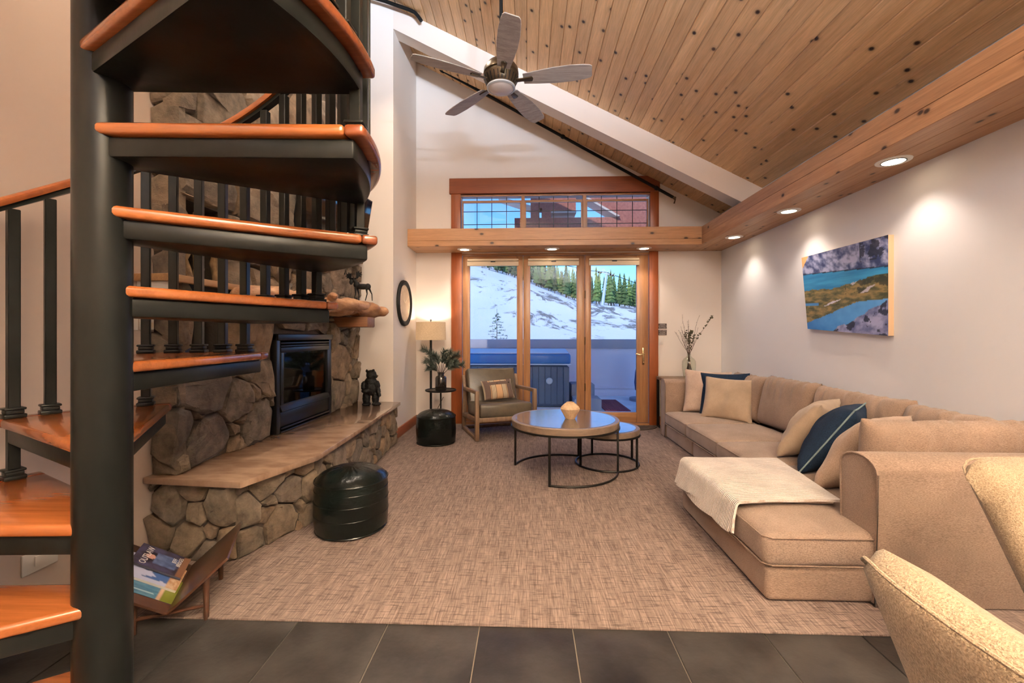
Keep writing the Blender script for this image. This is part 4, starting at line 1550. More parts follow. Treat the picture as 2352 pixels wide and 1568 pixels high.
for bx in (-0.01, 0.125):
    MB().ell(Mw @ Vector((bx, 0.055, 0.043)), (0.008, 0.008, 0.006), 10, 6).build('button', M['black_matte'], lp, smooth=True)

# ------------------------------------------------------------------ floor lamp, tray table, pine
fl = thing('floor_lamp', 'short floor lamp with a linen drum shade in the corner', 'lamp', (-1.115, 4.88, 0.008))
lx, ly = -1.115, 4.88
MB().lathe([(0.0, 0.0), (0.12, 0.0), (0.12, 0.012), (0.03, 0.025), (0.014, 0.04), (0.0115, 0.06)], (lx, ly, 0.008), 28).build('base', M['black_metal'], fl, smooth=True)
MB().lathe([(0.0135, 0.05), (0.0135, 1.05), (0.006, 1.06), (0.0, 1.06)], (lx, ly, 0.008), 14).build('pole', M['black_metal'], fl, smooth=True)
sh = MB().lathe([(0.170, 1.012), (0.172, 1.012), (0.168, 1.216), (0.166, 1.216), (0.170, 1.012)], (lx, ly, 0), 40).build('shade', M['linen'], fl, smooth=True)
MB().lathe([(0.0, 1.216), (0.005, 1.216), (0.005, 1.228), (0.011, 1.236), (0.011, 1.244), (0.0, 1.25)], (lx, ly, 0), 12).build('finial', M['black_metal'], fl, smooth=True)
MB().ell((lx, ly, 1.10), (0.028, 0.028, 0.04), 12, 8).build('bulb', M['lamp_glow'], fl, smooth=True)
light('lamp_bulb', 'POINT', (lx, ly, 1.11), 9, WARM, fl, shadow_soft_size=0.04)
MB().tube([(lx + 0.02, ly + 0.1, 0.02), (lx + 0.05, ly + 0.14, 0.2), (lx + 0.11, ly + 0.18, 0.33)], 0.004, 6).build('cord', M['twig'], fl)

tt = thing('tray_table', 'small round black tray table on a turned pedestal', 'table', (-0.945, 4.61, 0.008))
tx, ty = -0.945, 4.61
MB().lathe([(0.0, 0.46), (0.16, 0.46), (0.166, 0.463), (0.168, 0.476), (0.164, 0.477), (0.160, 0.468), (0.0, 0.468)], (tx, ty, 0), 40).build('tray', M['black_metal'], tt, smooth=True)
MB().lathe([(0.0, 0.008), (0.10, 0.008), (0.10, 0.014), (0.02, 0.024), (0.01, 0.036), (0.01, 0.16), (0.017, 0.175), (0.021, 0.192), (0.017, 0.208), (0.011, 0.222), (0.009, 0.24), (0.009, 0.45), (0.02, 0.46)], (tx, ty, 0), 18).build('pedestal', M['black_metal'], tt, smooth=True)
pv = MB().lathe([(0.0, 0.0), (0.056, 0.0), (0.060, 0.006), (0.060, 0.135), (0.052, 0.152), (0.034, 0.16), (0.033, 0.185), (0.037, 0.188), (0.037, 0.196), (0.030, 0.196), (0.028, 0.165), (0.0, 0.16)], (tx + 0.005, ty - 0.02, 0.4685), 28)
tag(pv.build('bottle_vase', M['cera'], None, smooth=True, angle=40), 'dark brown glass bottle vase on the tray table', 'vase')
pb = thing('pine_bouquet', 'bunch of frosted pine branches in the dark bottle vase', 'plant', (tx + 0.005, ty - 0.02, 0.66))
rp = random.Random(5)
base = Vector((tx + 0.005, ty - 0.02, 0.60))
for (dx, dy, dz) in ((-0.19, -0.02, 0.30), (-0.17, 0.03, 0.17), (-0.07, -0.04, 0.24), (0.04, 0.0, 0.27), (0.12, -0.05, 0.26), (0.17, 0.02, 0.17), (0.24, -0.03, 0.13), (-0.12, -0.06, 0.10), (0.20, -0.06, 0.24)):
    tip = base + Vector((dx, dy, dz + 0.02))
    mid = base + Vector((dx * 0.35, dy * 0.35, dz * 0.75 + 0.05))
    pts = []
    for k in range(9):
        t = k / 8
        pts.append(base * (1 - t) ** 2 + mid * 2 * t * (1 - t) + tip * t * t)
    br = MB().tube(pts, [0.0035 - 0.0003 * k for k in range(9)], 5).build('branch', M['twig'], pb)
    nd = MB()
    for q in range(430):
        t = 0.38 + 0.62 * rp.random()
        i = min(7, int(t * 8))
        p = pts[i].lerp(pts[i + 1], t * 8 - i)
        tg = (pts[i + 1] - pts[i]).normalized()
        rd = Vector((rp.gauss(0, 1), rp.gauss(0, 1), rp.gauss(0, 1)))
        rd = (rd - tg * rd.dot(tg)).normalized()
        d = (tg * 0.75 + rd * 0.8).normalized() * rp.uniform(0.045, 0.075)
        s = d.cross(Vector((rp.random(), rp.random(), rp.random()))).normalized() * 0.0019
        nd.add([p - s, p + s, p + d + s * 0.3, p + d - s * 0.3], [(0, 1, 2, 3)])
    nob = nd.build('needles', M['pine'], br)
    nob['kind'] = 'stuff'

# ------------------------------------------------------------------ wall clock
ck = thing('wall_clock', 'round black-framed wall clock with a tan face', 'clock', (XC, 4.555, 1.41))
def onwall(prof, n=48):
    mb = MB().lathe(prof, (0, 0, 0), n)
    mb.v = [(XC + p[2], 4.555 + p[0], 1.41 + p[1]) for p in mb.v]
    return mb
onwall([(0.0, 0.001), (0.245, 0.001), (0.248, 0.012), (0.242, 0.030), (0.228, 0.034), (0.222, 0.026), (0.205, 0.024), (0.196, 0.016), (0.0, 0.014)]).build('clock_frame', M['black_matte'], ck, smooth=True, angle=25)
onwall([(0.0, 0.0155), (0.194, 0.0155), (0.194, 0.0175), (0.0, 0.0175)]).build('dial', M['clockface'], ck)
nums = ['XII', 'I', 'II', 'III', 'IIII', 'V', 'VI', 'VII', 'VIII', 'IX', 'X', 'XI']
M['ink_tan'] = P('ink_tan', (240, 222, 196), 0.6)
for k, s in enumerate(nums):
    a = R(90 - 30 * k)
    Mx = Matrix.Translation((XC + 0.0182, 4.555 - 0.155 * cos(a), 1.41 + 0.155 * sin(a))) @ Matrix(((0, 0, 1), (1, 0, 0), (0, 1, 0))).to_4x4()
    Mx = Matrix.Translation((XC + 0.0182, 4.555 + 0.155 * cos(a), 1.41 + 0.155 * sin(a))) @ Matrix(((0, 0, 1), (1, 0, 0), (0, 1, 0))).to_4x4() @ Matrix.Rotation(a - pi / 2, 4, 'Z')
    text('numeral', s, 0.05, M['ink_tan'], ck, Mx)
for (a, L) in ((R(35), 0.12), (R(150), 0.085)):
    MB().bar((XC + 0.020, 4.555, 1.41), (XC + 0.020, 4.555 + L * cos(a), 1.41 + L * sin(a)), 0.006, 0.003, (1, 0, 0)).build('hand', M['ink_tan'], ck)

# ------------------------------------------------------------------ bear and moose figures
br_ = thing('bear_figurine', 'standing black bear figurine on the hearth slab', 'figurine', (-1.47, 3.98, 0.404))
mb = MB()
bx, by, bz = -1.485, 3.99, 0.404
for (c, r, rz) in (((0.0, 0, 0.165), (0.066, 0.06, 0.075), 0), ((0.0, 0, 0.215), (0.06, 0.055, 0.055), 0), ((0.008, -0.004, 0.285), (0.048, 0.05, 0.05), 0), ((0.052, -0.022, 0.275), (0.026, 0.02, 0.019), 0),
                   ((-0.034, -0.01, 0.325), (0.013, 0.009, 0.016), 0), ((0.036, -0.03, 0.33), (0.012, 0.009, 0.015), 0), ((-0.042, 0, 0.07), (0.036, 0.04, 0.075), 0), ((0.045, 0, 0.07), (0.034, 0.038, 0.07), 0),
                   ((-0.035, -0.02, 0.012), (0.042, 0.05, 0.016), 0), ((0.058, -0.015, 0.012), (0.044, 0.048, 0.016), 0), ((0.066, -0.012, 0.185), (0.026, 0.028, 0.05), 0), ((0.082, -0.022, 0.13), (0.02, 0.022, 0.042), 0),
                   ((0.094, -0.03, 0.10), (0.016, 0.018, 0.02), 0), ((-0.058, -0.03, 0.18), (0.024, 0.024, 0.05), 0), ((-0.03, -0.058, 0.14), (0.04, 0.02, 0.02), 0)):
    mb.ell((bx + c[0], by + c[1], bz + c[2]), r, 12, 8)
remesh(mb, 'body', M['black_matte'], br_, 0.0055, 2, (0.0045, 90))
for (dx, dy, dz) in ((0.03, -0.047, 0.296), (0.006, -0.052, 0.296)):
    MB().ell((bx + dx, by + dy, bz + dz), (0.004, 0.003, 0.004), 8, 6).build('eye', M['black'], br_, smooth=True)
MB().ell((bx + 0.076, by - 0.03, bz + 0.28), (0.007, 0.008, 0.007), 8, 6).build('nose', M['corbel'], br_, smooth=True)

mo = thing('moose_figurine', 'black metal moose figurine with broad antlers on the mantel', 'figurine', (-1.45, 3.70, 1.37))
mx, my, mz = -1.45, 3.68, 1.365
mb = MB()
mb.ell((mx + 0.01, my, mz + 0.125), (0.060, 0.026, 0.026), 12, 8)
mb.ell((mx + 0.055, my, mz + 0.125), (0.026, 0.024, 0.028), 12, 8)
mb.ell((mx - 0.045, my, mz + 0.140), (0.028, 0.026, 0.030), 12, 8)
mb.tube([(mx - 0.045, my, mz + 0.145), (mx - 0.065, my - 0.004, mz + 0.18), (mx - 0.075, my - 0.01, mz + 0.185)], [0.017, 0.014, 0.012], 8)
mb.ell((mx - 0.088, my - 0.014, mz + 0.165), (0.016, 0.014, 0.026), 10, 8)
for (lx_, ly_, fx) in ((-0.05, -0.012, -0.062), (-0.044, 0.014, -0.03), (0.045, -0.012, 0.036), (0.058, 0.014, 0.088)):
    mb.tube([(mx + lx_, my + ly_, mz + 0.115), (mx + (lx_ + fx) / 2 + (0.006 if lx_ < 0 else 0.012), my + ly_, mz + 0.06), (mx + fx, my + ly_, mz + 0.0)], [0.011, 0.0055, 0.005], 7)
for s in (-1, 1):
    mb.ell((mx - 0.072, my + s * 0.024, mz + 0.195), (0.010, 0.016, 0.006), 8, 6)
remesh(mb, 'body', M['black_matte'], mo, 0.0036, 1)
for (ox, oz, ay) in ((0.035, 0.222, -0.02), (-0.055, 0.215, 0.015)):
    ant = [(0.0, -0.03), (0.012, -0.012), (0.034, -0.016), (0.024, -0.002), (0.044, 0.004), (0.026, 0.012), (0.036, 0.026), (0.016, 0.022), (0.014, 0.040), (0.002, 0.024), (-0.012, 0.03), (-0.012, 0.008), (-0.012, -0.02)]
    if ox < 0:
        ant = [(-p[0], p[1]) for p in ant][::-1]
    MB().prism([(mx - 0.06 + ox * 0.9 + p[0], mz + oz + p[1]) for p in ant], my + ay - 0.003, my + ay + 0.003, 'y').build('antler', M['black_matte'], mo)
MB().tube([(mx - 0.072, my, mz + 0.19), (mx - 0.05, my - 0.015, mz + 0.195), (mx - 0.028, my - 0.02, mz + 0.20)], 0.005, 6).build('antler_stem', M['black_matte'], mo, smooth=True)
MB().tube([(mx - 0.072, my, mz + 0.19), (mx - 0.09, my + 0.01, mz + 0.195), (mx - 0.11, my + 0.015, mz + 0.20)], 0.005, 6).build('antler_stem', M['black_matte'], mo, smooth=True)

# ------------------------------------------------------------------ side table, glass vase and dried stems behind the sofa
sd = thing('side_table', 'weathered wood side table with dark metal legs behind the sofa arm', 'table', (1.85, 4.85, 0.008))
MB().box(1.50, 2.20, 4.66, 5.04, 0.555, 0.59).build('top', M['ashwood'], sd, bevel=0.004)
for (x, y) in ((1.515, 4.675), (2.185, 4.675), (1.515, 5.025), (2.185, 5.025)):
    MB().box(x - 0.012, x + 0.012, y - 0.012, y + 0.012, 0.008, 0.554).build('leg', M['black_metal'], sd)
MB().box(1.503, 1.527, 4.69, 5.01, 0.008, 0.028).build('floor_bar', M['black_metal'], sd)
vx, vy, vz0 = 1.79, 4.81, 0.5905
gv = MB().lathe([(0.0, 0.0), (0.050, 0.0), (0.056, 0.006), (0.072, 0.10), (0.074, 0.15), (0.070, 0.19), (0.055, 0.215), (0.032, 0.232), (0.022, 0.245), (0.021, 0.262), (0.026, 0.268), (0.022, 0.268), (0.018, 0.262),
                 (0.019, 0.245), (0.030, 0.228), (0.052, 0.210), (0.067, 0.187), (0.071, 0.15), (0.069, 0.10), (0.053, 0.010), (0.0, 0.008)], (vx, vy, vz0), 32)
tag(gv.build('glass_vase', M['vaseglass'], None, smooth=True, angle=40), 'clear greenish glass bottle vase on the side table', 'vase')
ds = thing('dried_stem_bouquet', 'spray of dried twigs and eucalyptus in the glass vase', 'plant', (vx, vy, 0.61))
rs = random.Random(3)
for i in range(17):
    if i == 0:
        tip = Vector((vx + 0.27, vy - 0.01, 1.285))
        leafy = True
    else:
        tip = Vector((vx + rs.uniform(-0.19, 0.15), vy + rs.uniform(-0.06, 0.06), rs.uniform(1.08, 1.30)))
        leafy = i in (3, 6, 8, 11, 13)
        if leafy:
            tip = Vector((vx + rs.uniform(-0.05, 0.09), vy + rs.uniform(-0.04, 0.04), rs.uniform(1.06, 1.18)))
    foot = Vector((vx + rs.uniform(-0.035, 0.035), vy + rs.uniform(-0.03, 0.03), vz0 + 0.014))
    neck = Vector((vx + rs.uniform(-0.009, 0.009), vy + rs.uniform(-0.009, 0.009), vz0 + 0.255))
    pts = [foot, foot.lerp(neck, 0.5), neck]
    for k in range(1, 7):
        t = k / 6
        p = neck.lerp(tip, t)
        p.z += 0.03 * sin(pi * t) * (1 if leafy else -0.2)
        p.x += 0.006 * rs.uniform(-1, 1)
        pts.append(p)
    stem = MB().tube(pts, [0.0022] * 3 + [0.0020 - 0.0002 * k for k in range(6)], 5).build('stem', M['twig'], ds)
    lv = MB()
    for q in range(26 if leafy else 9):
        t = rs.uniform(0.3 if leafy else 0.55, 1.0)
        j = min(len(pts) - 2, 2 + int(t * 6))
        p = pts[j].lerp(pts[j + 1], rs.random())
        d = Vector((rs.uniform(-1, 1), rs.uniform(-1, 1), rs.uniform(0.1, 1))).normalized() * (rs.uniform(0.018, 0.032) if leafy else rs.uniform(0.006, 0.016))
        s = d.cross(Vector((rs.random(), rs.random(), rs.random()))).normalized() * (0.009 if leafy else 0.002)
        lv.add([p, p + d * 0.5 - s, p + d, p + d * 0.5 + s], [(0, 1, 2, 3)])
    lv.build('leaves' if leafy else 'buds', M['leaf'] if leafy else M['twig'], stem)

# ------------------------------------------------------------------ mountain lake canvas on the right wall
def fbm(u, v, s, o=0.0, octs=4):
    t, a = 0.0, 1.0
    for k in range(octs):
        t += a * noise.noise(Vector((u * s + o, v * s * 1.1 + o * 2, o)))
        s *= 2.05
        a *= 0.55
    return t


def lerp3(a, b, t):
    t = max(0, min(1, t))
    return tuple(a[i] + (b[i] - a[i]) * t for i in range(3))


def lake_print(u, v):
    jag = 0.012 * fbm(u, 0.3, 14, 3.1)
    ridge = 0.75 - 0.065 * u
    shore = 0.52 + 0.05 * u + 0.10 * max(0, u - 0.5) * 1.4 - (0.05 if 0.3 < u < 0.5 else 0) * 0.3 + jag * 1.6
    if u > 0.55:
        shore = min(shore, 0.62)
    low = 0.08 + 0.40 * u + jag if u < 0.68 else 0.35 + 0.06 * (u - 0.68) + jag
    if v > ridge:
        if u < 0.10 and v > 1.0 - (0.10 - u) * 1.6:
            return (226, 178, 122)
        n = fbm(u * 1.3 + v * 0.9, v * 0.8 - u * 0.5, 9, 1.7, 5)
        dk = fbm(u, v, 5, 8.2)
        c = lerp3((172, 178, 214), (52, 66, 112), 0.45 + n * 1.1)
        if u > 0.72 and v > 0.78 and fbm(u, v, 10, 5.5) > -0.05:
            c = lerp3(c, (34, 40, 58), 0.75)
        if v < ridge + 0.012:
            c = (26, 40, 70)
        return c
    if v > shore:
        return lerp3((42, 128, 190), (64, 160, 214), 0.5 + 0.7 * fbm(u * 0.5, v * 4, 5, 2.2) + 0.3 * (u - 0.5))
    rock_line = (u - 0.37) * 0.587 + 0.03 * fbm(u, v, 6, 4.4)
    if u > 0.37 and v < rock_line:
        n = fbm(u + v * 0.4, v - u * 0.6, 8, 6.6, 5)
        c = lerp3((168, 172, 212), (96, 104, 150), 0.4 + n)
        if fbm(u, v, 7, 9.9) > 0.28:
            c = lerp3(c, (28, 32, 52), 0.85)
        return c
    if v > low:
        n = fbm(u, v * 2.2, 10, 7.3, 5)
        c = lerp3((156, 134, 84), (72, 78, 50), 0.45 + n)
        if u > 0.55 and v > 0.44 and fbm(u, v, 9, 2.9) > 0.0:
            c = lerp3(c, (46, 50, 36), 0.7)
        w = 0.014 * fbm(u, v, 9, 5.8)
        if abs(v - (0.31 + 0.28 * (u - 0.25)) + w) < 0.016 * (1 - abs(u - 0.38) / 0.12):
            c = (206, 206, 222)
        if abs(v - 0.575 + w) < 0.035 * (1 - abs(u - 0.635) / 0.05) or abs(v - (0.43 + 0.5 * (u - 0.7)) + w) < 0.022 * (1 - abs(u - 0.80) / 0.09):
            c = (190, 186, 198)
        if u < 0.2 and abs(v - 0.335) < 0.022 - 0.05 * abs(u - 0.1):
            c = (70, 140, 206)
        return c
    return lerp3((44, 116, 200), (96, 166, 232), 0.35 + 0.6 * u + 0.4 * fbm(u, v, 4, 3.3))


pic = thing('canvas_picture', 'unframed canvas print of a blue mountain lake on the right wall', 'picture', (2.25, 3.12, 1.06))
TLp, BLp, TRp, BRp = (2.235, 3.569, 1.697), (2.235, 3.493, 1.116), (2.235, 2.731, 1.688), (2.235, 2.731, 1.061)
pb_ = MB()
w_ = XR - 0.0005
fpts = [TLp, BLp, BRp, TRp]
pb_.add([(p[0] + 0.0012, p[1], p[2]) for p in fpts] + [(w_, p[1], p[2]) for p in fpts], [(0, 1, 2, 3), (7, 6, 5, 4), (0, 4, 5, 1), (1, 5, 6, 2), (2, 6, 7, 3), (3, 7, 4, 0)])
pb_.build('stretcher', M['wooden_edge'], pic)
painted('print', lake_print, BLp, BRp, TLp, TRp, 150, 112, M['canvas'], pic)

# ------------------------------------------------------------------ small signs, switches
def plate_text(M0, lines, size, mat, parent, dz):
    n = len(lines)
    for i, s in enumerate(lines):
        text('lettering', s, size, mat, parent, M0 @ Matrix.Translation((0, (n - 1) / 2 * dz - i * dz, 0.0005)), xs=0.9)


rowM = Matrix(((1, 0, 0), (0, 0, -1), (0, 1, 0))).to_4x4()
for (z0, z1, lines, lab) in ((1.142, 1.203, ('CAUTION!', 'USE MORE BY TO', 'BE IS CLOSED'), 'upper small brown caution sign beside the door casing'), (1.066, 1.130, ('LIFT LATCH', 'TO LOCK', 'DEADBOLT'), 'lower small brown deadbolt sign beside the door casing')):
    t = thing('door_sign', lab, 'sign', (1.586, YF, z0), 'signs beside the door')
    MB().box(1.536, 1.635, YF - 0.005, YF - 0.0005, z0, z1).build('plate', M['signplate'], t, bevel=0.001, seg=1)
    Mx = Matrix.Translation((1.586, YF - 0.0055, (z0 + z1) / 2)) @ rowM
    plate_text(Mx, lines, 0.017 if 'LIFT LATCH' in lines else 0.0145, M['ink_w'], t, 0.019)


def wallplate(label, cat, x, y, z, w, h, axis, toggle=True, group=None):
    t = thing('switch_plate' if cat == 'switch' else 'outlet_plate', label, cat, (x, y, z), group)
    if axis == 'x':
        MB().box(x, x + 0.006, y - w / 2, y + w / 2, z - h / 2, z + h / 2).build('cover', M['white'], t, bevel=0.002)
        MB().box(x + 0.006, x + 0.010, y - w * 0.18, y + w * 0.18, z - h * 0.24, z + h * 0.24).build('rocker', M['white'], t, bevel=0.001)
    else:
        MB().box(x - w / 2, x + w / 2, y - 0.006, y, z - h / 2, z + h / 2).build('cover', M['white'], t, bevel=0.002)
        MB().box(x - w * 0.18, x + w * 0.18, y - 0.010, y - 0.006, z - h * 0.24, z + h * 0.24).build('rocker', M['white'], t, bevel=0.001)


wallplate('white light switch below the door signs', 'switch', 1.566, YF - 0.0005, 1.005, 0.056, 0.10, 'y')
wallplate('white wall switch left of the stone edge, upper left one', 'switch', XL + 0.0005, 1.862, 1.14, 0.06, 0.105, 'x')
wallplate('white wall outlet low on the cream wall behind the stair', 'outlet', XL + 0.0005, 1.50, 0.245, 0.115, 0.075, 'x')
wallplate('white outlet in the far corner behind the lamp', 'outlet', -1.08, YF - 0.0005, 0.33, 0.06, 0.10, 'y')
ts = thing('thermostat', 'cream thermostat box on the wall left of the alcove', 'thermostat', (XL, 1.925, 1.14))
MB().box(XL + 0.0005, XL + 0.028, 1.90, 1.952, 1.09, 1.185).build('body', M['white'], ts, bevel=0.004)
MB().box(XL + 0.028, XL + 0.030, 1.908, 1.944, 1.10, 1.125).build('dial_strip', M['blind'], ts)

# ------------------------------------------------------------------ ceiling fan
FXc, FYc, FZc = -0.2, 3.2, 2.965
fan = thing('ceiling_fan', 'five-blade ceiling fan with grey blades on a long black rod', 'fan', (FXc, FYc, FZc))
MB().tube([(FXc, FYc, FZc + 0.12), (FXc, FYc, ce(FXc) + 0.004)], 0.013, 12).build('downrod', M['black_matte'], fan, smooth=True)
MB().lathe([(0.0, 0.0), (0.065, 0.0), (0.065, -0.02), (0.02, -0.055), (0.014, -0.06)], (FXc, FYc, ce(FXc) - 0.012), 24).build('canopy', M['bronze'], fan, smooth=True)
mot = MB().lathe([(0.014, 0.165), (0.05, 0.158), (0.10, 0.134), (0.128, 0.094), (0.132, 0.060), (0.123, 0.054), (0.123, 0.044), (0.132, 0.036), (0.118, -0.006), (0.102, -0.034), (0.098, -0.037), (0.0, -0.037)], (FXc, FYc, FZc), 48).build('motor_housing', M['bronze'], fan, smooth=True, angle=30)
for k in range(26):
    a = 2 * pi * k / 26
    c, s = cos(a), sin(a)
    MB().bar((FXc + 0.1305 * c, FYc + 0.1305 * s, FZc + 0.024), (FXc + 0.1055 * c, FYc + 0.1055 * s, FZc - 0.028), 0.007, 0.003, (c, s, 0.4)).build('vent_slot', M['black_matte'], mot)
MB().lathe([(0.100, -0.036), (0.107, -0.038), (0.107, -0.048), (0.096, -0.053), (0.093, -0.048)], (FXc, FYc, FZc), 40).build('trim_ring', M['galv'], fan, smooth=True)
MB().lathe([(0.095, -0.048), (0.078, -0.062), (0.04, -0.072), (0.0, -0.074)], (FXc, FYc, FZc), 40).build('light_cap', M['frost'], fan, smooth=True)
for k in range(5):
    a = R(351 + 72 * k)
    Mb = Matrix.Translation((FXc, FYc, FZc)) @ Matrix.Rotation(a, 4, 'Z') @ Matrix.Rotation(R(-13), 4, 'X')
    out = []
    prof = [(0.17, 0.046), (0.26, 0.058), (0.40, 0.072), (0.52, 0.074), (0.615, 0.066), (0.655, 0.058)]
    lo = [(x, -w) for x, w in prof]
    hi = [(x, w) for x, w in prof][::-1]
    MB().prism(lo + [(0.672, -0.045), (0.672, 0.045)] + hi, 0.004, 0.011, 'z').xf(Mb).build('blade', M['blade'], fan, bevel=0.002, seg=1)
    ir = MB()
    ir.prism([(0.085, -0.017), (0.16, -0.015), (0.235, -0.022), (0.245, 0.0), (0.235, 0.022), (0.16, 0.015), (0.085, 0.017)], -0.004, 0.004, 'z')
    ir.xf(Mb).build('blade_iron', M['bronze'], fan, bevel=0.003)

# ------------------------------------------------------------------ black rods on the gable and by the chase
rod = thing('curtain_rod', 'long black curtain rod sloping down the gable wall', 'rod', (0.34, 5.0, 3.4))
pa, pb2 = Vector((-1.02, 5.0, 4.195)), Vector((1.68, 5.0, 2.662))
MB().tube([pa, pb2], 0.0165, 12).build('rod', M['black_matte'], rod, smooth=True)
for t in (0.006, 0.53, 0.93):
    p = pa.lerp(pb2, t)
    b = MB().tube([p + Vector((0, 0, 0.0)), p + Vector((0.0, 0.04, 0.03)), p + Vector((0, 0.0895, 0.04))], 0.008, 8).build('bracket', M['black_matte'], rod, smooth=True)
    MB().tube([p - (pb2 - pa).normalized() * 0.016, p + (pb2 - pa).normalized() * 0.016], 0.024, 12).build('collar', M['black_matte'], b, smooth=True)
MB().tube([pb2, pb2 + Vector((0.025, 0, -0.014)), pb2 + Vector((0.03, 0, -0.018))], [0.012, 0.019, 0.01], 10).build('finial', M['bronze'], rod, smooth=True)
MB().tube([pb2 + Vector((0.028, 0, -0.016)), pb2 + Vector((0.02, 0, -0.05)), pb2 + Vector((0.012, 0, -0.072))], [0.007, 0.007, 0.009], 8).build('pull', M['bronze'], rod, smooth=True)
MB().tube([(-1.02, 5.0, 4.19), (-1.06, 5.0, 4.24), (-1.10, 5.0, 4.33)], 0.0165, 10).build('elbow', M['black_matte'], rod, smooth=True)
rd2 = MB().tube([(-1.62, 4.12, 4.40), (-1.40, 4.12, 4.33), (-1.15, 4.12, 4.235), (-1.10, 4.12, 4.21), (-1.065, 4.12, 4.17), (-1.035, 4.13, 4.13)], 0.017, 10)
tag(rd2.build('handrail_pipe', M['black_matte'], None, smooth=True), 'short black pipe rail with a bent end high on the chase wall', 'rail')

# ------------------------------------------------------------------ magazine rack with magazines
ax0 = Vector((-1.289, 1.485, 0))
axd = Vector((-0.148, 0.29, 0)).normalized()
wd = Vector((0.192, 0.09, 0)).normalized()
rk = thing('magazine_rack', 'low dark walnut V-shaped magazine rack by the stair post', 'rack', (-1.36, 1.63, 0.0))
LR = 0.325


def rp_(l, w, z):
    return ax0 + axd * l + wd * w + Vector((0, 0, z))


def slab_panel(w0, z0, w1, z1, l0, l1, t):
    a = Vector((w1 - w0, z1 - z0))
    nrm = Vector((-a.y, a.x)).normalized() * t
    mb = MB()
    vs = []
    for l in (l0, l1):
        for (w, z) in ((w0, z0), (w1, z1), (w1 + nrm.x, z1 + nrm.y), (w0 + nrm.x, z0 + nrm.y)):
            vs.append(rp_(l, w, z))
    return mb.add(vs, [(0, 1, 2, 3), (7, 6, 5, 4), (0, 4, 5, 1), (1, 5, 6, 2), (2, 6, 7, 3), (3, 7, 4, 0)])


slab_panel(-0.005, 0.062, -0.235, 0.21, -0.005, LR + 0.02, -0.010).build('left_panel', M['walnut'], rk, bevel=0.002)
slab_panel(0.0, 0.062, 0.185, 0.225, -0.005, LR + 0.02, 0.010).build('right_panel', M['walnut'], rk, bevel=0.002)
for (l, w, h) in ((0.03, -0.108, 0.125), (0.03, 0.108, 0.155), (LR - 0.02, -0.108, 0.125), (LR - 0.02, 0.108, 0.155)):
    MB().tube([rp_(l, w, 0.0), rp_(l, w, h)], [0.009, 0.012], 12).build('leg', M['walnut'], rk, smooth=True)
for l in (0.03, LR - 0.02):
    MB().tube([rp_(l, -0.108, 0.052), rp_(l, 0.108, 0.052)], 0.007, 10).build('stretcher', M['walnut'], rk, smooth=True)


def on_left(s, l, off):
    """point on the left panel: s up the slope, l along the rack, off above it"""
    d = Vector((-0.23, 0.148)).normalized()
    nx = Vector((0.148, 0.23)).normalized()
    w = -0.005 + d.x * s + nx.x * off
    z = 0.062 + d.y * s + nx.y * off
    return rp_(l, w, z)


def cover_dark(u, v):
    c = lerp3((36, 28, 36), (70, 66, 96), 0.5 + fbm(u, v, 4, 1.1))
    if (u - 0.5) ** 2 / 0.012 + (v - 0.72) ** 2 / 0.01 < 1:
        c = (196, 150, 138)
    elif abs(u - 0.5) < 0.26 and 0.2 < v < 0.62:
        c = lerp3((60, 72, 110), (96, 112, 150), 0.5 + fbm(u, v, 6, 2.1))
    if v < 0.14:
        c = (120, 84, 64)
    return c


def cover_pale(u, v):
    c = (186, 190, 220)
    if 0.2 < v < 0.6 and abs(u - 0.5) < 0.36 and fbm(u, v, 3.2, 6.2) > -0.22:
        c = (62, 92, 150)
    if v < 0.2:
        c = lerp3((170, 128, 92), (204, 176, 150), 0.5 + fbm(u, v * 3, 6, 1))
    return c


def cover_teal(u, v):
    c = lerp3((46, 92, 124), (96, 138, 160), 0.4 + 0.8 * fbm(u * 3, v, 4, 2))
    if v > 0.82:
        c = (150, 164, 190)
    if abs((u * 9) % 1 - 0.5) < 0.1 and 0.3 < v < 0.75:
        c = (180, 200, 212)
    if v < 0.26:
        c = (206, 172, 148) if v > 0.18 + 0.04 * u else (112, 116, 44)
    return c


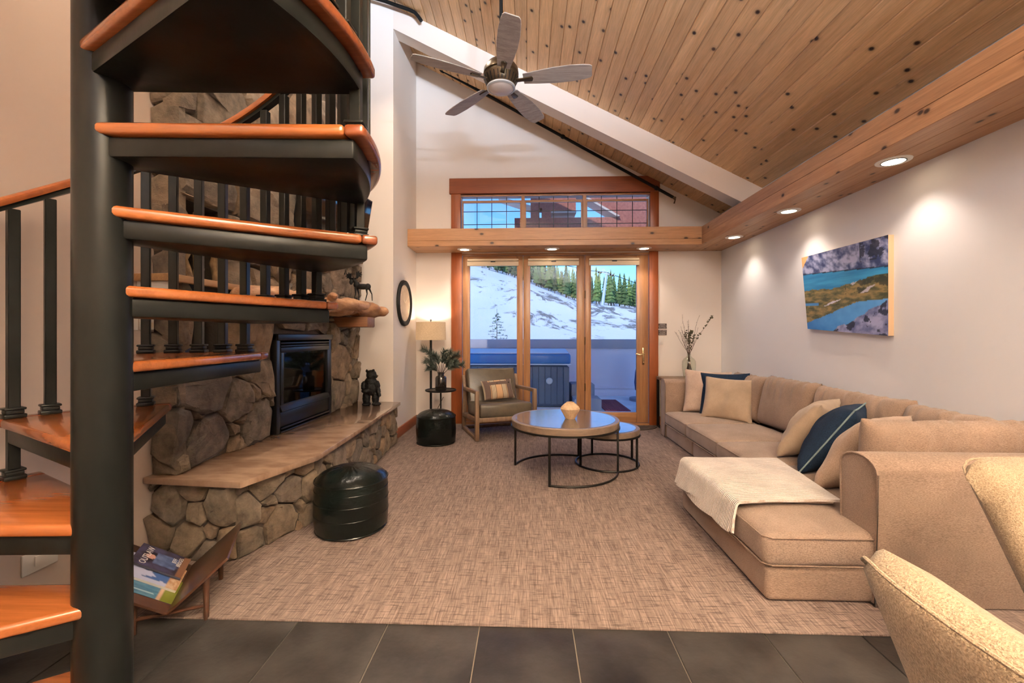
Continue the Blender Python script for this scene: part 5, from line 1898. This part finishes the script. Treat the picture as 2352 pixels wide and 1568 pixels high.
# each magazine lies on the left panel, its top edge towards the wall (spine to the camera side)
MAGS = [('dark glossy magazine with a portrait cover, farthest in the rack', cover_dark, 0.185, LR - 0.005, 0.020, 0.212, 0.030),
        ('pale magazine with a dog photo, middle one in the rack', cover_pale, 0.115, 0.245, 0.012, 0.235, 0.020),
        ('teal house magazine, nearest one in the rack', cover_teal, 0.045, 0.165, 0.004, 0.232, 0.011)]
for i, (lab, fn, l0, l1, s0, s1, off) in enumerate(MAGS):
    t = thing('magazine', lab, 'magazine', on_left(0.1, (l0 + l1) / 2, off), 'magazines in the rack')
    l1 = l0 + 0.155 if i else l1 + 0.02
    vs = [on_left(s0, l0, off - 0.008), on_left(s0, l1, off - 0.008), on_left(s1, l1, off - 0.008), on_left(s1, l0, off - 0.008),
          on_left(s0, l0, off), on_left(s0, l1, off), on_left(s1, l1, off), on_left(s1, l0, off)]
    MB().add(vs, [(0, 1, 2, 3), (7, 6, 5, 4), (0, 4, 5, 1), (1, 5, 6, 2), (2, 6, 7, 3), (3, 7, 4, 0)]).build('pages', M['paper'] if i == 1 else M['ink_d'], t)
    e = 0.0004
    painted('cover', fn, on_left(s0, l0, off + e), on_left(s0, l1, off + e), on_left(s1, l0, off + e), on_left(s1, l1, off + e), 24, 34, M['print'], t)
    ux = axd
    uy = (on_left(1, 0, 0) - on_left(0, 0, 0)).normalized()
    uz = ux.cross(uy)
    if uz.z < 0:
        uz = -uz
    RM = Matrix((ux, uy, uz)).transposed().to_4x4()
    def put(body, size, s, l, mat, xs=1.0):
        text('lettering', body, size, mat, t, Matrix.Translation(on_left(s, l, off + 0.0008)) @ RM, 'CENTER', xs)
    lm = (l0 + l1) / 2
    if i == 0:
        put('OUTLAW', 0.036, s1 - 0.04, lm, M['ink_w'], 0.85)
        put('JEFF', 0.022, s0 + 0.052, lm + 0.025, M['ink_w'])
        put('BRIDGES', 0.022, s0 + 0.032, lm + 0.025, M['ink_w'], 0.8)
    elif i == 1:
        put('edible', 0.03, s1 - 0.03, lm - 0.02, M['ink_d'])

# ------------------------------------------------------------------ dining chairs (local: back at y = -0.24, faces +y)
def shell_back():
    mb = MB()
    nu, nv = 22, 16
    def f(sgn):
        def g(u, v):
            a = 2 * u - 1
            z = 0.30 + 0.44 * v
            wv = 0.12 + 0.107 * v ** 0.9
            rc = max(0.0, (abs(a) - 0.72) / 0.28)
            z -= 0.045 * rc ** 2.4 * v ** 3
            x = wv * a
            y = -0.20 - 0.13 * v + 0.03 * a * a
            env = (max(0, 1 - abs(a) ** 6) * max(0, 1 - abs(2 * v - 1) ** 14)) ** 0.5
            y += sgn * 0.052 * env
            return (x, y, z)
        return g
    mb.grid(f(1), nu, nv)
    mb.grid(f(-1), nu, nv)
    return mb


ch = thing('dining_chair', 'cream boucle dining chair closest to the camera, seen from behind', 'chair', (0, 0, 0), 'boucle dining chairs')
shell_back().build('backrest', M['boucle'], ch, smooth=True, angle=70, weld=True)
pts = []
for k in range(23):
    a = 2 * k / 22 - 1
    rc = max(0.0, (abs(a) - 0.72) / 0.28)
    v_ = 0.97
    env_ = (max(0, 1 - abs(a) ** 6) * (1 - abs(2 * v_ - 1) ** 14)) ** 0.5
    pts.append(((0.12 + 0.107 * v_ ** 0.9) * a, -0.20 - 0.13 * v_ + 0.03 * a * a - 0.053 * env_, 0.30 + 0.44 * v_ - 0.045 * rc ** 2.4 * v_ ** 3))
MB().tube([(p[0], p[1], p[2]) for p in pts], 0.003, 6).build('piping', M['boucle'], ch, smooth=True)
st_ = MB().box(-0.205, 0.205, -0.20, 0.22, 0.315, 0.405)
st_.build('seat', M['boucle'], ch, bevel=0.035, seg=4)
for (x, y) in ((-0.17, -0.17), (0.17, -0.17), (-0.17, 0.18), (0.17, 0.18)):
    MB().tube([(x, y, 0.316), (x * 1.15, y * 1.15, 0.0)], [0.014, 0.009], 10).build('leg', M['black_metal'], ch, smooth=True)
CHA = dup(ch, (1.372, 0.86, 0), pi, 'cream boucle dining chair facing the camera beside the sofa', 'boucle dining chairs')
ch.location = (0.856, 0.49, 0)
ch.rotation_euler = (0, 0, -pi / 2)

# ------------------------------------------------------------------ door mat inside
dm = MB()
pts = [(1.09 + 0.41 * cos(R(180 + 180 * k / 24)), 5.03 + 0.27 * sin(R(180 + 180 * k / 24))) for k in range(25)]
dmo = thing('door_mat', 'dark half-round ribbed door mat at the patio door', 'mat', (1.09, 4.9, 0.008))
MB().prism(pts, 0.0085, 0.016, 'z').build('pad', M['rubber'], dmo, bevel=0.002)
for q in (0.92, 0.78, 0.64, 0.5, 0.36):
    MB().tube([(1.09 + 0.41 * q * cos(R(180 + 180 * k / 20)), 5.02 + 0.27 * q * sin(R(180 + 180 * k / 20)), 0.0165) for k in range(21)], 0.004, 6).build('rib', M['rubber'], dmo, smooth=True)

# ------------------------------------------------------------------ outside: patio
deck = struct('patio_floor', 'pale concrete patio floor outside the doors', obj=MB().box(-9, 9, YF + 0.15, 8.7, -0.2, -0.1).build('patio_floor', M['concrete']))
par = struct('wall_patio', 'low stucco parapet wall round the patio')
MB().box(-9, 9, 8.3, 8.5, -0.1, 0.812).build('parapet', M['stucco'], par)
MB().box(-9, 9, 8.26, 8.54, 0.812, 0.988).build('coping', M['cap'], par, bevel=0.012)
MB().box(-9, 9, 8.272, 8.30, -0.1, 0.02).box(-9, 9, 8.28, 8.30, 0.045, 0.075).build('skirting', M['stucco'], par, bevel=0.004)

tub = thing('hot_tub', 'blue covered hot tub on the patio behind the glass', 'hot tub', (-0.45, 7.45, -0.1))
cab = MB().box(-1.55, 0.665, 6.92, 8.1, -0.098, 0.585)
cab.build('cabinet', M['tub'], tub, bevel=0.05, seg=3)
for k in range(22):
    x = -1.5 + k * 0.099
    MB().box(x, x + 0.09, 6.908, 6.921, -0.05, 0.56).build('cabinet_slat', M['tub'], tub, bevel=0.003, seg=1)
MB().box(-1.60, 0.70, 6.87, 8.14, 0.586, 0.606).build('rim', M['frostsnow'], tub, bevel=0.008)
MB().prism([(6.86, 0.607), (8.15, 0.607), (8.15, 0.74), (7.5, 0.815), (6.86, 0.76)], -1.62, 0.69, 'x').build('cover', M['cover'], tub, bevel=0.03, seg=3)
MB().prism([(6.90, 0.768), (7.5, 0.817), (8.1, 0.753), (8.1, 0.764), (7.5, 0.832), (6.90, 0.780)], -1.6, 0.66, 'x').build('snow_layer', M['frostsnow'], tub, bevel=0.004)
MB().lathe([(0.0, 0.0), (0.05, 0.0), (0.055, 0.01), (0.04, 0.022), (0.0, 0.024)], (0, 0, 0), 20).xf(Matrix.Translation((0.35, 6.9, 0.33)) @ Matrix.Rotation(R(90), 4, 'X')).build('badge', M['galv'], tub, smooth=True)

stp = thing('hot_tub_step', 'grey two-tread plastic step beside the hot tub', 'step', (0.95, 7.0, -0.1))
for (y0, y1, z1, x0, x1) in ((7.05, 7.45, 0.26, 0.72, 1.10), (6.62, 7.05, 0.08, 0.72, 1.14)):
    so = MB().box(x0, x1, y0, y1, -0.099, z1).build('step_block', M['stepgrey'], stp, bevel=0.012)
    for k in range(6):
        MB().box(x0 + 0.02, x1 - 0.02, y0 + 0.03 + k * 0.06, y0 + 0.06 + k * 0.06, z1, z1 + 0.007).build('tread_rib', M['stepgrey'], so)
mt = thing('patio_mat', 'red ribbed mat on the patio floor', 'mat', (1.4, 7.1, -0.1))
MB().box(1.19, 1.58, 6.60, 7.70, -0.099, -0.088).build('pad', M['matred'], mt)
for k in range(13):
    MB().box(1.20 + k * 0.029, 1.215 + k * 0.029, 6.61, 7.69, -0.088, -0.080).build('rib', M['matred'], mt)
um = thing('patio_umbrella', 'closed blue patio umbrella by the parapet at the door edge', 'umbrella', (1.86, 7.7, -0.1))
MB().lathe([(0.0, 0.0), (0.20, 0.0), (0.20, 0.05), (0.03, 0.07), (0.02, 0.08), (0.02, 1.1)], (2.02, 7.7, -0.099), 20).build('stand', M['stepgrey'], um, smooth=True)
MB().lathe([(0.05, 0.16), (0.10, 0.19), (0.115, 0.32), (0.10, 0.5), (0.055, 0.72), (0.02, 0.80)], (2.02, 7.7, -0.099), 20).build('canopy', M['umbrella'], um, smooth=True)

# terracotta gable frame seen through the transom
gt = thing('gable_frame', 'terracotta stucco gable frame with openings above the patio', 'gable', (0.8, 6.6, 2.7))
g0, g1 = 6.5, 6.75
MB().box(-0.20, 3.2, g0, g1, 2.56, 2.852).build('bottom_chord', M['redstucco'], gt)
MB().box(0.046, 0.179, g0, g1, 2.852, 3.6).build('upright', M['redstucco'], gt)
MB().box(0.179, 0.219, g0, g1, 3.0, 3.6).build('upright_cap', M['redstucco'], gt)
MB().box(0.219, 0.354, g0, g1, 2.852, 3.6).build('upright', M['redstucco'], gt)
MB().box(0.354, 0.73, g0, g1, 2.945, 3.6).build('panel', M['redstucco'], gt)
MB().box(0.354, 0.735, g0 - 0.02, g1, 2.92, 2.944).build('panel_sill', M['fascia'], gt)
MB().prism([(1.384, 2.852), (3.2, 2.852), (3.2, 3.6), (0.10, 3.6)], g0, g1, 'y').build('gable_panel', M['redstucco'], gt)
MB().prism([(1.324, 2.853), (1.384, 2.853), (0.944, 3.116), (0.10, 3.62), (0.04, 3.62), (0.891, 3.116)], g0 - 0.06, g1, 'y').build('rake_board', M['fascia'], gt)
MB().prism([(0.046, 3.0), (0.046, 3.035), (-0.45, 3.185), (-0.45, 3.165)], g0 - 0.02, g1, 'y').build('eave_board', M['fascia'], gt)
MB().box(2.9, 3.15, g0, g1, -0.1, 2.56).build('column', M['redstucco'], gt)

# ------------------------------------------------------------------ outside: hillside, trees, lift
def itp(tab, s):
    if s <= tab[0][0]:
        return tab[0][1]
    for (a, b), (c, d) in zip(tab, tab[1:]):
        if s <= c:
            return b + (d - b) * (s - a) / (c - a)
    return tab[-1][1]


EB = [(-1.0, 0.15), (-0.5, 0.125), (-0.13, 0.10), (0, 0.093), (0.115, 0.071), (0.25, 0.060), (0.6, 0.05), (1.2, 0.045)]
ET = [(-1.0, 0.30), (-0.5, 0.24), (-0.13, 0.165), (-0.025, 0.133), (0.115, 0.0775), (0.25, 0.060), (0.6, 0.05), (1.2, 0.045)]


def ground(x, y):
    s = x / max(y, 5.0)
    eb, et = itp(EB, s), itp(ET, s)
    if y < 14:
        e = -0.06
    elif y < 60:
        t = (y - 14) / 46
        e = -0.06 + (eb + 0.06) * (t ** 0.75)
    elif y < 64:
        e = eb + 0.001 * (y - 60)
    elif y < 104:
        e = eb + 0.004 + (et - eb - 0.004) * ((y - 64) / 40) ** 0.8
    else:
        e = et + (y - 104) * 0.00012
    z = CAM_H + e * y
    return z + 0.25 * noise.noise(Vector((x * 0.11, y * 0.09, 0))) * min(1, y / 40) + (0.35 * noise.noise(Vector((x * 0.5, y * 0.3, 2))) if 59 < y < 66 else 0)


NU, NV = 90, 80
def gf_(u, v):
    y = 9.0 + 231.0 * v ** 1.9
    x = (-1.0 + 2.1 * u) * max(y, 14) * 0.95
    return (x, y, ground(x, y))
struct('ground', 'snow-covered hillside with bare patches', obj=MB().grid(gf_, NU, NV).build('ground', M['snow'], smooth=True, angle=80))

rt = random.Random(21)
def conifer(seed, tiers=9, spread=0.16):
    r = random.Random(seed)
    mb = MB()
    n = 8
    for k in range(tiers):
        t = k / tiers
        z0 = 0.10 + 0.82 * t
        z1 = z0 + 0.20 * (1 - 0.4 * t)
        rr = spread * (1 - t) ** 0.75 + 0.008
        vs = []
        for q in range(n):
            a = 2 * pi * q / n + k
            r2 = rr * r.uniform(0.55, 1.2)
            vs.append((r2 * cos(a), r2 * sin(a), z0 + r.uniform(-0.02, 0.02)))
        vs.append((0, 0, z1))
        mb.add(vs, [(q, (q + 1) % n, n) for q in range(n)] + [tuple(range(n - 1, -1, -1))])
    nf = len(mb.f)
    mb.tube([(0, 0, -0.05), (0, 0, 0.4)], 0.012, 5)
    me = mb.mesh('conifer', M['conifer'])
    me.materials.append(M['trunk'])
    for p in me.polygons[nf:]:
        p.material_index = 1
    return me


CM = [conifer(s, 9, sp_) for s, sp_ in ((1, 0.125), (2, 0.105), (3, 0.135), (4, 0.09))]
trees = []
for q in range(6000):
    if len(trees) >= 200:
        break
    y = 107 + 62 * rt.random() ** 1.25
    s = rt.uniform(-0.15, 0.31)
    x = s * y
    if any(hypot(x - a, y - b) < 2.45 for a, b in trees):
        continue
    trees.append((x, y))
    h = rt.uniform(7.0, 11.5) * (1.0 - 0.9 * max(0, s - 0.10)) * (1 if s > -0.05 else 0.9)
    o = link('conifer', rt.choice(CM), None, (x, y, ground(x, y)), (0, 0, rt.uniform(0, 6)), (h, h, h))
    tag(o, 'tall conifer in the sunlit stand on the snowy hillside', 'tree', 'conifers on the snowy hillside')
sp0 = thing('spruce_sapling', 'thin young spruce just beyond the parapet', 'tree', (-1.35, 18.0, ground(-1.35, 18)))
sx_, sy_ = -1.30, 18.0
sz_ = ground(sx_, sy_) - 0.05
MB().tube([(sx_, sy_, sz_), (sx_, sy_, sz_ + 1.75)], [0.022, 0.006], 6).build('trunk', M['trunk'], sp0)
rb = random.Random(9)
top_z = 2.05
MB().tube([(sx_, sy_, sz_ + 1.6), (sx_, sy_, top_z)], [0.008, 0.004], 6).build('leader', M['trunk'], sp0)
for k in range(30):
    t = k / 29
    z = sz_ + 0.25 + (top_z - sz_ - 0.32) * t
    L = 0.52 * (1 - t) ** 0.8 + 0.05
    a = k * 2.4
    d = Vector((cos(a), sin(a), 0.12))
    pts = [Vector((sx_, sy_, z)) + d * L * q / 4 + Vector((0, 0, -0.05 * (q / 4) ** 2)) for q in range(5)]
    mb = MB().tube(pts, [0.006, 0.005, 0.004, 0.003, 0.002], 4)
    for q in range(26):
        tt_ = rb.uniform(0.2, 1)
        i = min(3, int(tt_ * 4))
        p = pts[i].lerp(pts[i + 1], tt_ * 4 - i)
        e = (d + Vector((rb.gauss(0, 0.8), rb.gauss(0, 0.8), rb.gauss(0, 0.5)))).normalized() * rb.uniform(0.07, 0.13)
        s = e.cross(Vector((0.3, 0.2, 1))).normalized() * 0.013
        mb.add([p - s, p + s, p + e], [(0, 1, 2)])
    mb.build('bough', M['conifer'], sp0)

lt = thing('ski_lift_tower', 'pale steel ski lift tower leaning beside the conifers', 'tower', (17.3, 100, 7.9))
MB().tube([(17.25, 100, 7.0), (18.3, 100, 15.3)], [0.42, 0.26], 14).build('mast', M['galv'], lt, smooth=True)
MB().bar((16.3, 100, 15.9), (20.2, 100, 15.0), 0.35, 0.22).build('crossarm', M['galv'], lt)
for (a, b) in (((17.6, 15.6), (17.5, 16.7)), ((18.9, 15.3), (19.1, 16.3)), ((17.5, 16.7), (18.4, 15.6)), ((19.1, 16.3), (18.3, 15.6))):
    MB().bar((a[0], 100, a[1]), (b[0], 100, b[1]), 0.12, 0.12, (0, 1, 0)).build('lifting_frame', M['galv'], lt)
for x in (16.5, 17.0, 19.2, 19.8):
    MB().tube([(x, 99.7, 15.75 - (x - 16.5) * 0.23), (x, 100.3, 15.75 - (x - 16.5) * 0.23)], 0.22, 10).build('sheave', M['black_metal'], lt)
cb = MB().tube([(-20, 101, 24.0), (14.8, 100.3, 16.15), (18.2, 100, 15.75), (25.3, 99.8, 13.1), (60, 98, 2.0)], 0.08, 5)
tag(cb.build('lift_cable', M['black_metal'], None), 'thin dark ski lift cable crossing the sky', 'cable')
